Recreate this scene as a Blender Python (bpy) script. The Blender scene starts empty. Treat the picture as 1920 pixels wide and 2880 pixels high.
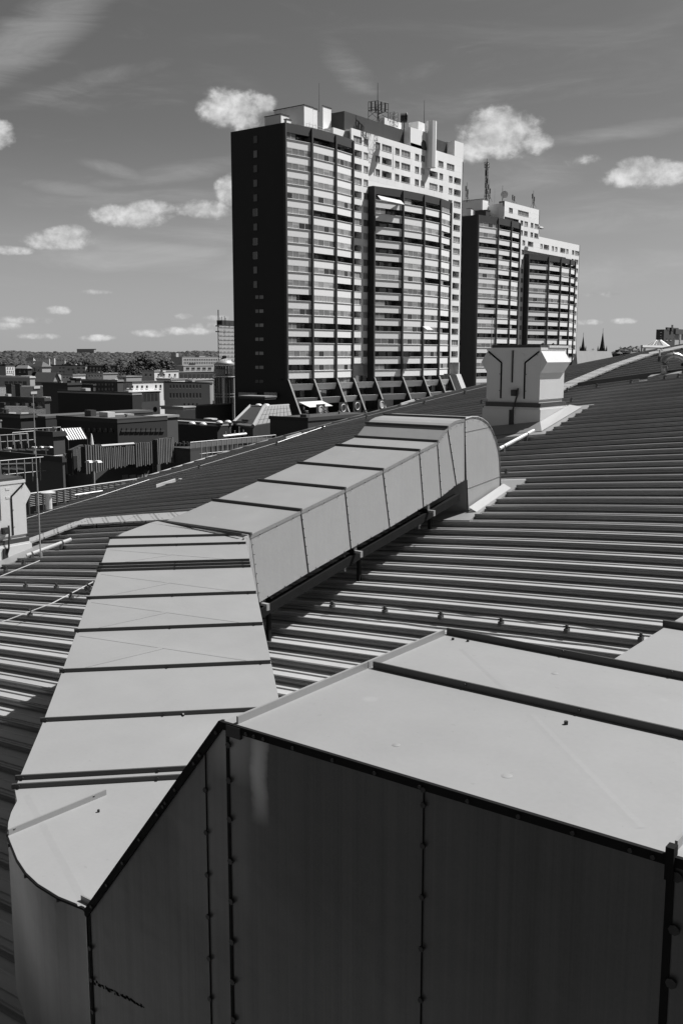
import bpy, math, random
from math import sin, cos, pi, radians, sqrt, atan2, tan
from mathutils import Vector, Matrix
random.seed(7)
C = bpy.context.scene.collection
SC = bpy.context.scene
# ------------------------------------------------------------------ camera
# World axes follow the building grid: x = across the roof, y = along it. Eye at the origin.
F_PX, CXP, CYP = 2800.0, 960.0, 1440.0
PITCH = math.atan(440 / 2800.0)
HEAD = math.atan2(.6, .8)
cam = bpy.data.cameras.new('camera'); camo = bpy.data.objects.new('camera', cam); C.objects.link(camo)
cam.sensor_fit = 'HORIZONTAL'; cam.sensor_width = 24.0; cam.lens = 24.0 * F_PX / 1920.0
cam.clip_start = .1; cam.clip_end = 30000
camo.location = (0, 0, 0); camo.rotation_euler = (pi / 2 - PITCH, 0, HEAD)
SC.camera = camo
SC.view_settings.view_transform = 'Standard'; SC.view_settings.look = 'None'
SC.view_settings.exposure = 0.6; SC.view_settings.gamma = 1; SC.view_settings.use_curve_mapping = False
SUN = Vector((.33, .48, .81)).normalized()
SUN_EL = math.asin(SUN.z); SUN_AZ = atan2(SUN.x, SUN.y)

def R(u, v):
    x = (u - CXP) / F_PX; up = (CYP - v) / F_PX
    X, Y, Z = x, cos(PITCH) + up * sin(PITCH), -sin(PITCH) + up * cos(PITCH)
    return Vector((.8 * X - .6 * Y, .6 * X + .8 * Y, Z))
def at(u, v, d): return R(u, v) * d
def onx(u, v, x): r = R(u, v); return r * (x / r.x)
def ony(u, v, y): r = R(u, v); return r * (y / r.y)
def onz(u, v, z): r = R(u, v); return r * (z / r.z)

# ------------------------------------------------------------------ world
world = bpy.data.worlds.new('World'); SC.world = world; world.use_nodes = True
nt = world.node_tree; nt.nodes.clear()
def N(tp, **kw):
    n = nt.nodes.new(tp)
    for k, v in kw.items(): setattr(n, k, v)
    return n
def lk(a, b): nt.links.new(a, b)
def M_(op, a, b=None, c=None, clamp=False):
    n = nt.nodes.new('ShaderNodeMath'); n.operation = op; n.use_clamp = clamp
    for i, x in enumerate((a, b, c)):
        if x is None: continue
        if isinstance(x, (int, float)): n.inputs[i].default_value = x
        else: nt.links.new(x, n.inputs[i])
    return n.outputs[0]
def sstep(x, lo, hi):
    n = nt.nodes.new('ShaderNodeMapRange'); n.interpolation_type = 'SMOOTHSTEP'
    nt.links.new(x, n.inputs['Value']); n.inputs['From Min'].default_value = lo; n.inputs['From Max'].default_value = hi
    return n.outputs[0]
sky = N('ShaderNodeTexSky', sky_type='NISHITA', sun_disc=False)
sky.sun_elevation = SUN_EL; sky.sun_rotation = SUN_AZ; sky.air_density = 1.0; sky.dust_density = 1.2; sky.ozone_density = 1.0
sep = N('ShaderNodeSeparateColor'); lk(sky.outputs[0], sep.inputs[0])
grey = M_('ADD', M_('MULTIPLY', sep.outputs[0], .75), M_('MULTIPLY', sep.outputs[1], .25))
tc = N('ShaderNodeTexCoord'); sx = N('ShaderNodeSeparateXYZ'); lk(tc.outputs['Generated'], sx.inputs[0])
x_, y_, z_ = sx.outputs
PX = M_('ADD', M_('MULTIPLY', x_, .8), M_('MULTIPLY', y_, .6))
PY = M_('ADD', M_('MULTIPLY', x_, -.6), M_('MULTIPLY', y_, .8))
AZ = M_('ARCTAN2', PX, PY)
EL = M_('ARCSINE', z_)
def azel(u, v):
    r = R(u, v).normalized(); X = .8 * r.x + .6 * r.y; Y = -.6 * r.x + .8 * r.y
    return atan2(X, Y), math.asin(r.z)
def cloudmask(AZs, ELs, lst):
    out = None
    cb = N('ShaderNodeCombineXYZ'); nt.links.new(AZs, cb.inputs[0]); nt.links.new(ELs, cb.inputs[1])
    rots = {0: cb.outputs[0]}
    for (u, v, a, b, rot, w) in lst:
        a0, e0 = azel(u, v); a /= F_PX; b /= F_PX
        cr, sr = cos(radians(rot)), sin(radians(rot))
        if rot not in rots:
            vr = N('ShaderNodeVectorRotate', rotation_type='Z_AXIS'); vr.inputs['Angle'].default_value = -radians(rot)
            nt.links.new(cb.outputs[0], vr.inputs['Vector']); rots[rot] = vr.outputs[0]
        ax, ay = a0 * cr + e0 * sr, -a0 * sr + e0 * cr
        q = N('ShaderNodeVectorMath', operation='MULTIPLY_ADD'); nt.links.new(rots[rot], q.inputs[0])
        q.inputs[1].default_value = (1 / a, 1 / b, 0); q.inputs[2].default_value = (-ax / a, -ay / b, 0)
        d = N('ShaderNodeVectorMath', operation='DOT_PRODUCT'); nt.links.new(q.outputs[0], d.inputs[0]); nt.links.new(q.outputs[0], d.inputs[1])
        m = M_('MULTIPLY_ADD', d.outputs['Value'], -w, w)
        out = m if out is None else M_('MAXIMUM', out, m)
    return M_('MAXIMUM', out, -1.5)
CUM = [(655, 305, 105, 55, 0, .75), (740, 292, 40, 26, 0, .6), (1410, 375, 118, 66, 0, 1.0), (1400, 340, 70, 36, 0, .9), (1500, 400, 60, 30, 0, .7), (1330, 420, 60, 40, 0, .6),
       (1820, 490, 125, 38, 0, .95), (1790, 465, 60, 26, 0, .8), (1900, 480, 60, 26, 0, .75), (370, 607, 110, 32, 0, .9), (420, 585, 70, 24, 0, .8),
       (575, 590, 80, 28, 0, .8), (640, 535, 36, 46, 0, .75), (165, 672, 105, 30, 0, .85), (195, 655, 60, 22, 0, .8), (25, 703, 60, 13, 0, .6),
       (160, 872, 36, 12, 0, .6), (515, 888, 28, 10, 0, .55), (75, 900, 80, 11, 0, .5), (15, 915, 45, 12, 0, .5), (620, 895, 50, 9, 0, .5),
       (530, 930, 90, 12, 0, .55), (425, 936, 55, 11, 0, .55), (260, 950, 60, 9, 0, .45), (110, 945, 60, 9, 0, .45), (595, 915, 60, 9, 0, .4),
       (1650, 906, 46, 8, 0, .6), (1755, 902, 44, 9, 0, .6), (1690, 828, 70, 8, 0, .4), (270, 820, 50, 7, 0, .3), (1660, 450, 50, 14, 0, .25), (0, 375, 40, 34, 0, .6),
       (-330, 560, 190, 60, 0, .9), (-260, 200, 160, 70, 0, .8), (2250, 620, 170, 50, 0, .9), (2330, 300, 190, 80, 0, .9), (2100, 860, 120, 16, 0, .7), (-200, 860, 160, 20, 0, .7)]
CIR = [(380, 560, 330, 22, 4, .55), (480, 705, 300, 26, -2, .8), (200, 250, 300, 24, 18, .4), (85, 95, 290, 75, 32, 1.0), (330, 480, 110, 20, -14, .8), (520, 480, 220, 26, 10, .7), (980, 195, 90, 40, -40, .45), (430, 720, 330, 45, 0, .6),
       (1750, 372, 280, 20, 5, .55), (250, 545, 200, 18, -8, .4), (1720, 760, 260, 40, 5, .4), (1450, 480, 170, 60, 0, .5), (640, 700, 200, 90, 0, .4), (1750, 600, 260, 50, 4, .3),
       (300, 280, 250, 40, 12, .25), (1500, 200, 300, 60, 10, .15), (2500, 500, 400, 90, 10, .7), (-500, 300, 400, 90, 20, .7)]
def fbm(AZs, ELs, sc, det, rough, sx_=1.0, sy=1.0, dist=0.0, off=0.0):
    cb = N('ShaderNodeCombineXYZ'); lk(M_('MULTIPLY', AZs, sx_), cb.inputs[0]); lk(M_('MULTIPLY', ELs, sy), cb.inputs[1]); cb.inputs[2].default_value = off
    n = N('ShaderNodeTexNoise'); lk(cb.outputs[0], n.inputs['Vector']); n.inputs['Scale'].default_value = sc
    n.inputs['Detail'].default_value = det; n.inputs['Roughness'].default_value = rough; n.inputs['Distortion'].default_value = dist
    return n.outputs['Fac']
cmask = cloudmask(AZ, EL, CUM)
def dens(AZs, ELs):
    f = fbm(AZs, ELs, 26, 8, .60, 1, 1.25, .15)
    f2 = fbm(AZs, ELs, 110, 4, .6, 1, 1.2, .2, 3)
    f = M_('ADD', M_('MULTIPLY', M_('SUBTRACT', f, .5), 2.6), M_('MULTIPLY', M_('SUBTRACT', f2, .5), .9))
    return M_('ADD', cmask, f)
cmask = M_('MULTIPLY', cmask, 1.45)
d0 = dens(AZ, EL)
d1 = M_('ADD', cmask, M_('MULTIPLY', M_('SUBTRACT', fbm(M_('ADD', AZ, .006), M_('ADD', EL, .012), 26, 6, .60, 1, 1.25, .15), .5), 2.6))
alpha = sstep(d0, -.1, .75)
lit = sstep(M_('SUBTRACT', d0, d1), -.6, .9)
thick = sstep(d0, .3, 1.6)
# cloud brightness: sunlit tops, greyer bases
cbri = M_('ADD', M_('ADD', .24, M_('MULTIPLY', lit, .24)), M_('MULTIPLY', thick, .13))
cm = cloudmask(AZ, EL, CIR)
cf = fbm(M_('ADD', AZ, M_('MULTIPLY', EL, -.55)), EL, 9, 6, .65, 1, 4.5, .6, 9)
cf2 = fbm(M_('ADD', AZ, M_('MULTIPLY', EL, .4)), EL, 4, 4, .6, 1, 5, .9, 5)
ca = sstep(M_('ADD', M_('MAXIMUM', cm, -.35), M_('MULTIPLY', M_('SUBTRACT', cf, .5), 2.4)), -.2, 1.5)
ca2 = sstep(cf2, .48, .8)
mist = M_('ADD', M_('ADD', M_('MULTIPLY', ca, .50), M_('MULTIPLY', ca2, .10)), M_('MULTIPLY', sstep(EL, .22, -.03), .75))
mist = M_('MINIMUM', mist, 1.0)
STR = .05
g1 = M_('ADD', M_('MULTIPLY', M_('MULTIPLY', grey, .80), M_('SUBTRACT', 1.0, mist)), M_('MULTIPLY', mist, .31 / STR))
a_ = M_('MULTIPLY', alpha, .88)
g2 = M_('ADD', M_('MULTIPLY', g1, M_('SUBTRACT', 1.0, a_)), M_('MULTIPLY', a_, M_('MULTIPLY', cbri, 1 / STR)))
# darken under the horizon is left to the ground sheet
bg = N('ShaderNodeBackground'); lk(g2, bg.inputs['Color']); bg.inputs['Strength'].default_value = STR
ow = N('ShaderNodeOutputWorld'); lk(bg.outputs[0], ow.inputs[0])
# ------------------------------------------------------------------ sun
sl = bpy.data.lights.new('sun', 'SUN'); sl.energy = 5.0; sl.angle = radians(.53); sl.color = (1, .995, .99)
so = bpy.data.objects.new('sun', sl); C.objects.link(so)
so.rotation_euler = SUN.to_track_quat('Z', 'Y').to_euler(); so.location = (0, 0, 60)

# ------------------------------------------------------------------ materials
RND = {'aluminium_tray': .14, 'aluminium_rib': .2, 'glass_with_curtain': .8, 'glass_with_blind': .6, 'white_balcony_panel': .07, 'white_panel': .09, 'zinc_sheet_top': .05, 'zinc_sheet_lit': .10, 'dark_render': .5, 'grey_render': .3, 'pale_render': .15, 'gravel_roof': .4, 'leaves': .6, 'timber_slat': .5, 'loggia_back_wall': .8}
KEEP = {'painted_sheet_grey': .92, 'pale_render': .95, 'grey_render': .95, 'zinc_sheet_lit': .68, 'white_frame': 1.15, 'window_glass': 1, 'glass_with_curtain': .95, 'glass_with_blind': .95, 'painted_sheet_pale': .7, 'white_panel': .9, 'white_balcony_panel': .9, 'white_sill': .85, 'roof_tile_pale': 1}
def mat(name, col, rough=.6, metal=0.0, nscale=3.0, amp=.1, fine=0.0, fscale=60.0, bump=0.0, bscale=40.0, streak=0.0, streak_scale=8.0, spec=.5, extra=None):
    col *= KEEP.get(name, .76)
    m = bpy.data.materials.new(name); m.use_nodes = True; t = m.node_tree
    b = t.nodes['Principled BSDF']; b.inputs['Roughness'].default_value = rough; b.inputs['Metallic'].default_value = metal
    b.inputs['Specular IOR Level'].default_value = spec
    tcn = t.nodes.new('ShaderNodeTexCoord')
    def noise(scale, det=5, ro=.6, vec=None, dist=0.0):
        n = t.nodes.new('ShaderNodeTexNoise'); n.inputs['Scale'].default_value = scale; n.inputs['Detail'].default_value = det
        n.inputs['Roughness'].default_value = ro; n.inputs['Distortion'].default_value = dist
        t.links.new(vec or tcn.outputs['Object'], n.inputs['Vector']); return n.outputs['Fac']
    def mth(op, a, c):
        n = t.nodes.new('ShaderNodeMath'); n.operation = op
        for i, x in enumerate((a, c)):
            if isinstance(x, (int, float)): n.inputs[i].default_value = x
            else: t.links.new(x, n.inputs[i])
        return n.outputs[0]
    f = mth('ADD', 1.0, mth('MULTIPLY', mth('SUBTRACT', noise(nscale, 6), .5), 2 * amp))
    if fine: f = mth('ADD', f, mth('MULTIPLY', mth('SUBTRACT', noise(fscale, 3), .5), 2 * fine))
    if streak:
        mp = t.nodes.new('ShaderNodeMapping'); mp.inputs['Scale'].default_value = (streak_scale, streak_scale, .25)
        t.links.new(tcn.outputs['Object'], mp.inputs['Vector'])
        f = mth('ADD', f, mth('MULTIPLY', mth('SUBTRACT', noise(1.0, 8, .7, mp.outputs[0]), .5), 2 * streak))
    if extra: f = extra(t, tcn, f, mth, noise)
    if name in RND:
        oi = t.nodes.new('ShaderNodeObjectInfo'); f = mth('MULTIPLY', f, mth('ADD', 1 - RND[name] / 2, mth('MULTIPLY', oi.outputs['Random'], RND[name])))
    v = mth('MULTIPLY', f, col)
    v = mth('MAXIMUM', v, .004)
    t.links.new(v, b.inputs['Base Color'])
    if bump:
        bn = t.nodes.new('ShaderNodeBump'); bn.inputs['Strength'].default_value = bump; bn.inputs['Distance'].default_value = .02
        t.links.new(noise(bscale, 4), bn.inputs['Height']); t.links.new(bn.outputs[0], b.inputs['Normal'])
    return m
def painted_reflection(t, tcn, f, mth, noise):
    # reflection streak and sheen painted into the big duct's wall colour, in object space
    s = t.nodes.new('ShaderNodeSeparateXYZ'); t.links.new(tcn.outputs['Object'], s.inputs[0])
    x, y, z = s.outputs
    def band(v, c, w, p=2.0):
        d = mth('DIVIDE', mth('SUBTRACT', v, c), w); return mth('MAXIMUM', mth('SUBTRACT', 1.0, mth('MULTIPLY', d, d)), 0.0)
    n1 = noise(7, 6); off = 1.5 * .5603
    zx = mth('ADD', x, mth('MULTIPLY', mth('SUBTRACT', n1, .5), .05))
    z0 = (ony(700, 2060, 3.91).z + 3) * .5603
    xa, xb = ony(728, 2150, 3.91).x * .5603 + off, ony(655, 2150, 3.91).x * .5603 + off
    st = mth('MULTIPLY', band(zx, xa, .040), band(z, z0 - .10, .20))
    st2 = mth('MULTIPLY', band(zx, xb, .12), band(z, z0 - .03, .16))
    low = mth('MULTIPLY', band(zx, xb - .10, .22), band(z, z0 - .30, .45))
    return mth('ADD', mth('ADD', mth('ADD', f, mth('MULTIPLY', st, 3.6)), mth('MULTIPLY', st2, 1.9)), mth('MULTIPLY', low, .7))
def sheet_marks(t, tcn, f, mth, noise):
    # droppings and dried water spots
    v = t.nodes.new('ShaderNodeTexVoronoi'); v.inputs['Scale'].default_value = 2.3; t.links.new(tcn.outputs['Object'], v.inputs['Vector'])
    mr = t.nodes.new('ShaderNodeMapRange'); t.links.new(v.outputs['Distance'], mr.inputs['Value']); mr.inputs['From Min'].default_value = .085; mr.inputs['From Max'].default_value = .05; mr.inputs['To Max'].default_value = .09
    big = noise(.9, 3); blot = mth('MULTIPLY', mth('SUBTRACT', big, .5), .28)
    sp = mth('MULTIPLY', mth('GREATER_THAN', noise(38, 2), .72), -.10)
    return mth('ADD', mth('ADD', mth('ADD', f, mr.outputs[0]), blot), sp)
REFLECTION = (-3.50 * .5603, -2.05 * .5603)
mt = {}
mt['top'] = mat('zinc_sheet_top', .31, .6, .12, 3.5, .05, .045, 65, .30, 1.8, spec=.3, extra=sheet_marks)
mt['wall'] = mat('zinc_sheet_shaded', .125, .36, .5, 1.6, .30, .10, 120, .55, 1.3, .40, 40, spec=.35, extra=painted_reflection)  # same zinc as the tops, its shade put into a darker colour
mt['side'] = mat('zinc_sheet_lit', .50, .50, .25, 2.5, .09, .05, 60, .08, 20, .08, 12)  # same zinc again, the sunlit side's brightness put into a paler colour
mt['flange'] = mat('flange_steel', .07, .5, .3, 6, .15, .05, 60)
mt['flange_lit'] = mat('flange_steel_lit', .34, .45, .35, 6, .12, .05, 60)  # same flange steel, sunlight on the bars put into a paler colour
mt['bolt'] = mat('bolt_dark', .05, .5, .6, 9, .2)
mt['seam'] = mat('sealant_dark', .014, .8, 0, 9, .3, spec=.08)
mt['roofsheet'] = mat('aluminium_tray', .54, .55, .2, .9, .26, .06, 30, .03, 15)
mt['rib'] = mat('aluminium_rib', .25, .38, .55, 2, .16, .05, 50)
mt['zincbright'] = mat('bright_flashing', .30, .5, .1, 2.5, .07, .03, 40, .1, 8)
mt['grate'] = None
mt['wire'] = mat('wire_bright', .75, .4, .2, 9, .05)
mt['hvac'] = mat('painted_sheet_grey', .55, .5, .05, 2, .05, .03, 40, .03, 14, .05, 6)
mt['hvac_hood'] = mat('painted_sheet_pale', .72, .45, .05, 3, .05, .02, 40)
mt['rubber'] = mat('black_rubber', .02, .6, 0, 8, .2)
mt['pvc'] = mat('pale_plastic_pipe', .62, .4, 0, 5, .08, .03, 50)
mt['pipe'] = mat('steel_pipe', .40, .32, .7, 6, .25, .06, 40, .1, 20)
mt['white'] = mat('white_panel', .82, .7, 0, .35, .05, .03, 3, 0, 1, .05, 1.5)
mt['spandrel'] = mat('white_balcony_panel', .82, .65, 0, .5, .05, .02, 6)
mt['ledge'] = mat('white_sill', .84, .6, 0, 1, .04)
mt['black'] = mat('dark_cladding', .022, .75, 0, .3, .25, .1, 4)
mt['dark'] = mat('dark_brown_metal', .05, .65, .1, .5, .22, .08, 5, 0, 1, .18, 2)
mt['glass'] = mat('window_glass', .03, .12, 0, .6, .4, spec=.8)
mt['glass2'] = mat('glass_with_curtain', .22, .35, 0, 1.3, .28, .1, 9)
mt['glass3'] = mat('glass_with_blind', .33, .4, 0, 1.0, .18, .06, 9)
mt['frame'] = mat('white_frame', .62, .6, 0, 2, .05)
mt['dframe'] = mat('dark_frame', .04, .6, 0, 2, .1)
mt['interior'] = mat('loggia_back_wall', .10, .8, 0, .5, .3)
mt['awning'] = mat('awning_cloth', .60, .8, 0, 2, .05)
mt['render'] = mat('pale_render', .66, .85, 0, .3, .08, .04, 2, 0, 1, .06, 1)
mt['render2'] = mat('grey_render', .36, .85, 0, .3, .1, .05, 2, 0, 1, .06, 1)
mt['render3'] = mat('dark_render', .075, .85, 0, .3, .15, .05, 2)
mt['asphalt_roof'] = mat('bitumen_roof', .06, .85, 0, .2, .25, .1, 1.5)
mt['roof_pale'] = mat('gravel_roof', .32, .9, 0, .25, .2, .1, 2)
mt['tile'] = mat('roof_tile_dark', .07, .7, 0, .6, .2, .1, 4)
mt['tile2'] = mat('roof_tile_pale', .30, .7, 0, .6, .15, .1, 4)
mt['tilegrey'] = mat('tile_cladding_grey', .26, .65, .1, .4, .12, .05, 3)
mt['leaf'] = mat('leaves', .024, .7, 0, .12, .5, .3, 1.2)
mt['leaf2'] = mat('leaves_pale', .06, .7, 0, .3, .4, .3, 2)
mt['trunk'] = mat('bark', .05, .9, 0, 2, .3)
mt['ground'] = mat('town_ground', .04, .95, 0, .004, .5, .3, .05)
mt['hill'] = mat('wooded_hillside', .04, .95, 0, .004, .5, .4, .03)
mt['steel'] = mat('antenna_steel', .07, .55, .3, 3, .2)
mt['copper'] = mat('dome_metal', .42, .5, .2, .5, .12)
mt['slate'] = mat('church_slate', .03, .7, 0, .3, .3)
mt['brick'] = mat('dark_brick', .06, .85, 0, .2, .2, .15, 2)
mt['slat'] = mat('timber_slat', .14, .8, 0, 1.5, .35, .15, 5)
mt['rail'] = mat('railing_steel', .42, .5, .2, 2, .1)
mt['terrace'] = mat('terrace_concrete', .045, .9, 0, .4, .3, .1, 3)
def grate_mat():
    m = bpy.data.materials.new('perforated_sheet'); m.use_nodes = True; t = m.node_tree; b = t.nodes['Principled BSDF']
    tcn = t.nodes.new('ShaderNodeTexCoord'); mp = t.nodes.new('ShaderNodeMapping'); mp.inputs['Scale'].default_value = (16, 16, 16); mp.inputs['Rotation'].default_value = (0, 0, radians(35))
    t.links.new(tcn.outputs['Object'], mp.inputs[0])
    v = t.nodes.new('ShaderNodeTexVoronoi'); v.inputs['Scale'].default_value = 1; v.inputs['Randomness'].default_value = .15; t.links.new(mp.outputs[0], v.inputs['Vector'])
    r = t.nodes.new('ShaderNodeValToRGB'); r.color_ramp.elements[0].position = .22; r.color_ramp.elements[0].color = (.03, .03, .03, 1)
    r.color_ramp.elements[1].position = .34; r.color_ramp.elements[1].color = (.34, .34, .34, 1)
    t.links.new(v.outputs['Distance'], r.inputs[0]); t.links.new(r.outputs[0], b.inputs['Base Color']); b.inputs['Roughness'].default_value = .5; b.inputs['Metallic'].default_value = .2
    return m
mt['grate'] = grate_mat()
MW = None

# ------------------------------------------------------------------ mesh helper
class MB:
    def __init__(s): s.v = []; s.f = []; s.m = []; s.mats = []
    def mi(s, m):
        if m is None: m = 0
        if isinstance(m, int): return m
        if m not in s.mats: s.mats.append(m)
        return s.mats.index(m)
    def face(s, pts, m=None):
        i = len(s.v); s.v += [tuple(p) for p in pts]; s.f.append(tuple(range(i, i + len(pts)))); s.m.append(s.mi(m)); return s
    def box(s, x0, x1, y0, y1, z0, z1, m=None):
        if x1 < x0: x0, x1 = x1, x0
        if y1 < y0: y0, y1 = y1, y0
        if z1 < z0: z0, z1 = z1, z0
        i = len(s.v); s.v += [(x, y, z) for z in (z0, z1) for (x, y) in ((x0, y0), (x1, y0), (x1, y1), (x0, y1))]
        for f in ((0, 3, 2, 1), (4, 5, 6, 7), (0, 1, 5, 4), (1, 2, 6, 5), (2, 3, 7, 6), (3, 0, 4, 7)): s.f.append(tuple(i + k for k in f)); s.m.append(s.mi(m))
        return s
    def hexa(s, b, t, m=None):      # 4 bottom + 4 top points, ccw from above
        i = len(s.v); s.v += [tuple(p) for p in b] + [tuple(p) for p in t]
        for f in ((0, 3, 2, 1), (4, 5, 6, 7), (0, 1, 5, 4), (1, 2, 6, 5), (2, 3, 7, 6), (3, 0, 4, 7)): s.f.append(tuple(i + k for k in f)); s.m.append(s.mi(m))
        return s
    def prism(s, poly, z0, z1, m=None, mtop=None):     # poly ccw in xy; z0/z1 number or function
        zf0 = z0 if callable(z0) else (lambda x, y: z0); zf1 = z1 if callable(z1) else (lambda x, y: z1)
        i = len(s.v); n = len(poly)
        s.v += [(x, y, zf0(x, y)) for x, y in poly] + [(x, y, zf1(x, y)) for x, y in poly]
        s.f.append(tuple(i + k for k in reversed(range(n)))); s.m.append(s.mi(m))
        s.f.append(tuple(i + n + k for k in range(n))); s.m.append(s.mi(mtop if mtop is not None else m))
        for k in range(n): s.f.append((i + k, i + (k + 1) % n, i + n + (k + 1) % n, i + n + k)); s.m.append(s.mi(m))
        return s
    def extr(s, poly, x0, x1, m=None):                 # poly of (y,z) extruded along x
        i = len(s.v); n = len(poly)
        s.v += [(x0, y, z) for y, z in poly] + [(x1, y, z) for y, z in poly]
        s.f.append(tuple(i + k for k in reversed(range(n)))); s.m.append(s.mi(m)); s.f.append(tuple(i + n + k for k in range(n))); s.m.append(s.mi(m))
        for k in range(n): s.f.append((i + k, i + (k + 1) % n, i + n + (k + 1) % n, i + n + k)); s.m.append(s.mi(m))
        return s
    def tube(s, pts, r, n=6, m=None, cap=True, r2=None):
        pts = [Vector(p) for p in pts]; rings = []
        for k, p in enumerate(pts):
            d = (pts[min(k + 1, len(pts) - 1)] - pts[max(k - 1, 0)])
            if d.length < 1e-6: d = Vector((0, 0, 1))
            d.normalize(); a = d.cross(Vector((0, 0, 1)))
            if a.length < 1e-3: a = d.cross(Vector((1, 0, 0)))
            a.normalize(); b = a.cross(d)
            rr = r if r2 is None else r + (r2 - r) * k / (len(pts) - 1)
            i = len(s.v); rings.append(i)
            for q in range(n): s.v.append(tuple(p + (a * cos(2 * pi * q / n) + b * sin(2 * pi * q / n)) * rr))
        for k in range(len(rings) - 1):
            for q in range(n): s.f.append((rings[k] + q, rings[k] + (q + 1) % n, rings[k + 1] + (q + 1) % n, rings[k + 1] + q)); s.m.append(s.mi(m))
        if cap:
            s.f.append(tuple(rings[0] + q for q in range(n))); s.m.append(s.mi(m)); s.f.append(tuple(rings[-1] + q for q in reversed(range(n)))); s.m.append(s.mi(m))
        return s
    def lathe(s, c, prof, n=16, m=None):               # prof (r,z) list about vertical axis at c
        c = Vector(c); rings = []
        for r, z in prof:
            rings.append(len(s.v))
            for q in range(n): s.v.append((c.x + r * cos(2 * pi * q / n), c.y + r * sin(2 * pi * q / n), c.z + z))
        for k in range(len(rings) - 1):
            for q in range(n): s.f.append((rings[k] + q, rings[k] + (q + 1) % n, rings[k + 1] + (q + 1) % n, rings[k + 1] + q)); s.m.append(s.mi(m))
        s.f.append(tuple(rings[0] + q for q in reversed(range(n)))); s.m.append(s.mi(m)); s.f.append(tuple(rings[-1] + q for q in range(n))); s.m.append(s.mi(m))
        return s
    def mesh(s, name, mats, off=(0, 0, 0), smooth=False):
        me = bpy.data.meshes.new(name)
        ox, oy, oz = off
        vv = [XF(*p) for p in s.v] if XF else s.v
        me.from_pydata([(a - ox, b - oy, c - oz) for a, b, c in vv], [], s.f)
        ml = list(mats) if mats else list(s.mats)
        for k in ml: me.materials.append(mt[k] if isinstance(k, str) else k)
        for p, mm in zip(me.polygons, s.m): p.material_index = mm if not mats else min(mm, len(ml) - 1)
        if smooth:
            for p in me.polygons: p.use_smooth = True
        me.update(); return me
    def build(s, name, m=None, parent=None, kind=None, smooth=False):
        off = wloc(parent) if parent else (Vector(s.v[0]) if False else Vector((0, 0, 0)))
        me = s.mesh(name, [m] if m else None, off, smooth)
        o = bpy.data.objects.new(name, me); C.objects.link(o)
        if parent: o.parent = parent
        if kind: o['kind'] = kind
        return o
WL = {}
XF = None
def zrx(x, y):
    if XF: x, y, _ = XF(x, y, 0)
    return zr(x, y)
def wloc(o): return WL.get(o.name, Vector((0, 0, 0)))
def thing(name, label, cat, loc=(0, 0, 0), group=None):
    o = bpy.data.objects.new(name, None); C.objects.link(o); o.location = loc; o.empty_display_size = .3
    WL[o.name] = Vector(loc); o['label'] = label; o['category'] = cat
    if group: o['group'] = group
    return o
def tag(o, label, cat, group=None):
    o['label'] = label; o['category'] = cat
    if group: o['group'] = group
    return o
def part_of(name, parent, me, loc=(0, 0, 0), rotz=0.0):
    o = bpy.data.objects.new(name, me); C.objects.link(o); o.parent = parent; o.location = Vector(loc) - wloc(parent) if parent.type == 'EMPTY' else loc
    o.rotation_euler = (0, 0, rotz); return o

# ------------------------------------------------------------------ ground, hills
GZ = -28.0
g = MB().face([(-14000, -14000, GZ), (14000, -14000, GZ), (14000, 14000, GZ), (-14000, 14000, GZ)]).build('ground', 'ground'); g['kind'] = 'structure'

# ------------------------------------------------------------------ main roof
def zr(x, y): return -4.8746 - .0084 * x - .0035 * x * x + .2824 * y - .0011 * y * y + .0047 * x * y
EAVE = [(-1.5, -18.8), (12.6, -18.75), (14.8, -18.6), (16.5, -18.25), (18.2, -17.7), (19.6, -16.9), (20.6, -15.9), (21.6, -14.9), (22.6, -13.7), (23.0, -12.6), (23.4, -11.2), (23.6, -9.8), (23.9, -8.0), (24.2, -5.0), (24.4, 3.0)]
def eave_x(y):
    for (a, xa), (b, xb) in zip(EAVE, EAVE[1:]):
        if a <= y <= b: return xa + (xb - xa) * (y - a) / (b - a)
    return EAVE[-1][1] if y > EAVE[-1][0] else EAVE[0][1]
# places where ribs stop at flashings: (x0, x1, y0, y1)
HOLES = [(-8.35, -6.52, 11.55, 13.25), (-9.3, -7.5, 15.85, 17.95), (-16.2, -14.25, 9.2, 10.75), (-7.35, -6.55, 19.7, 20.25)]
roof = thing('curved_metal_roof', 'vast curved standing seam metal roof of ribbed trays under the ducts', 'roof', (-8, 12, -2))
PITCHR = .3; XR = 3.5
def segs(y, x0, x1):
    iv = [(x0, x1)]
    for (a, b, c, d) in HOLES:
        if c <= y <= d:
            nv = []
            for (p, q) in iv:
                if b <= p or a >= q: nv.append((p, q)); continue
                if p < a: nv.append((p, a))
                if q > b: nv.append((b, q))
            iv = nv
    return iv
def sweep(mb, y, prof, x0, x1, n, cap=True):
    m = len(prof); base = len(mb.v)
    for k in range(n + 1):
        x = x0 + (x1 - x0) * k / n
        z = zr(x, y)
        for (dy, dz) in prof: mb.v.append((x, y + dy, (zr(x, y + dy) if abs(dy) > .06 else z) + dz))
    return base, m
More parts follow.
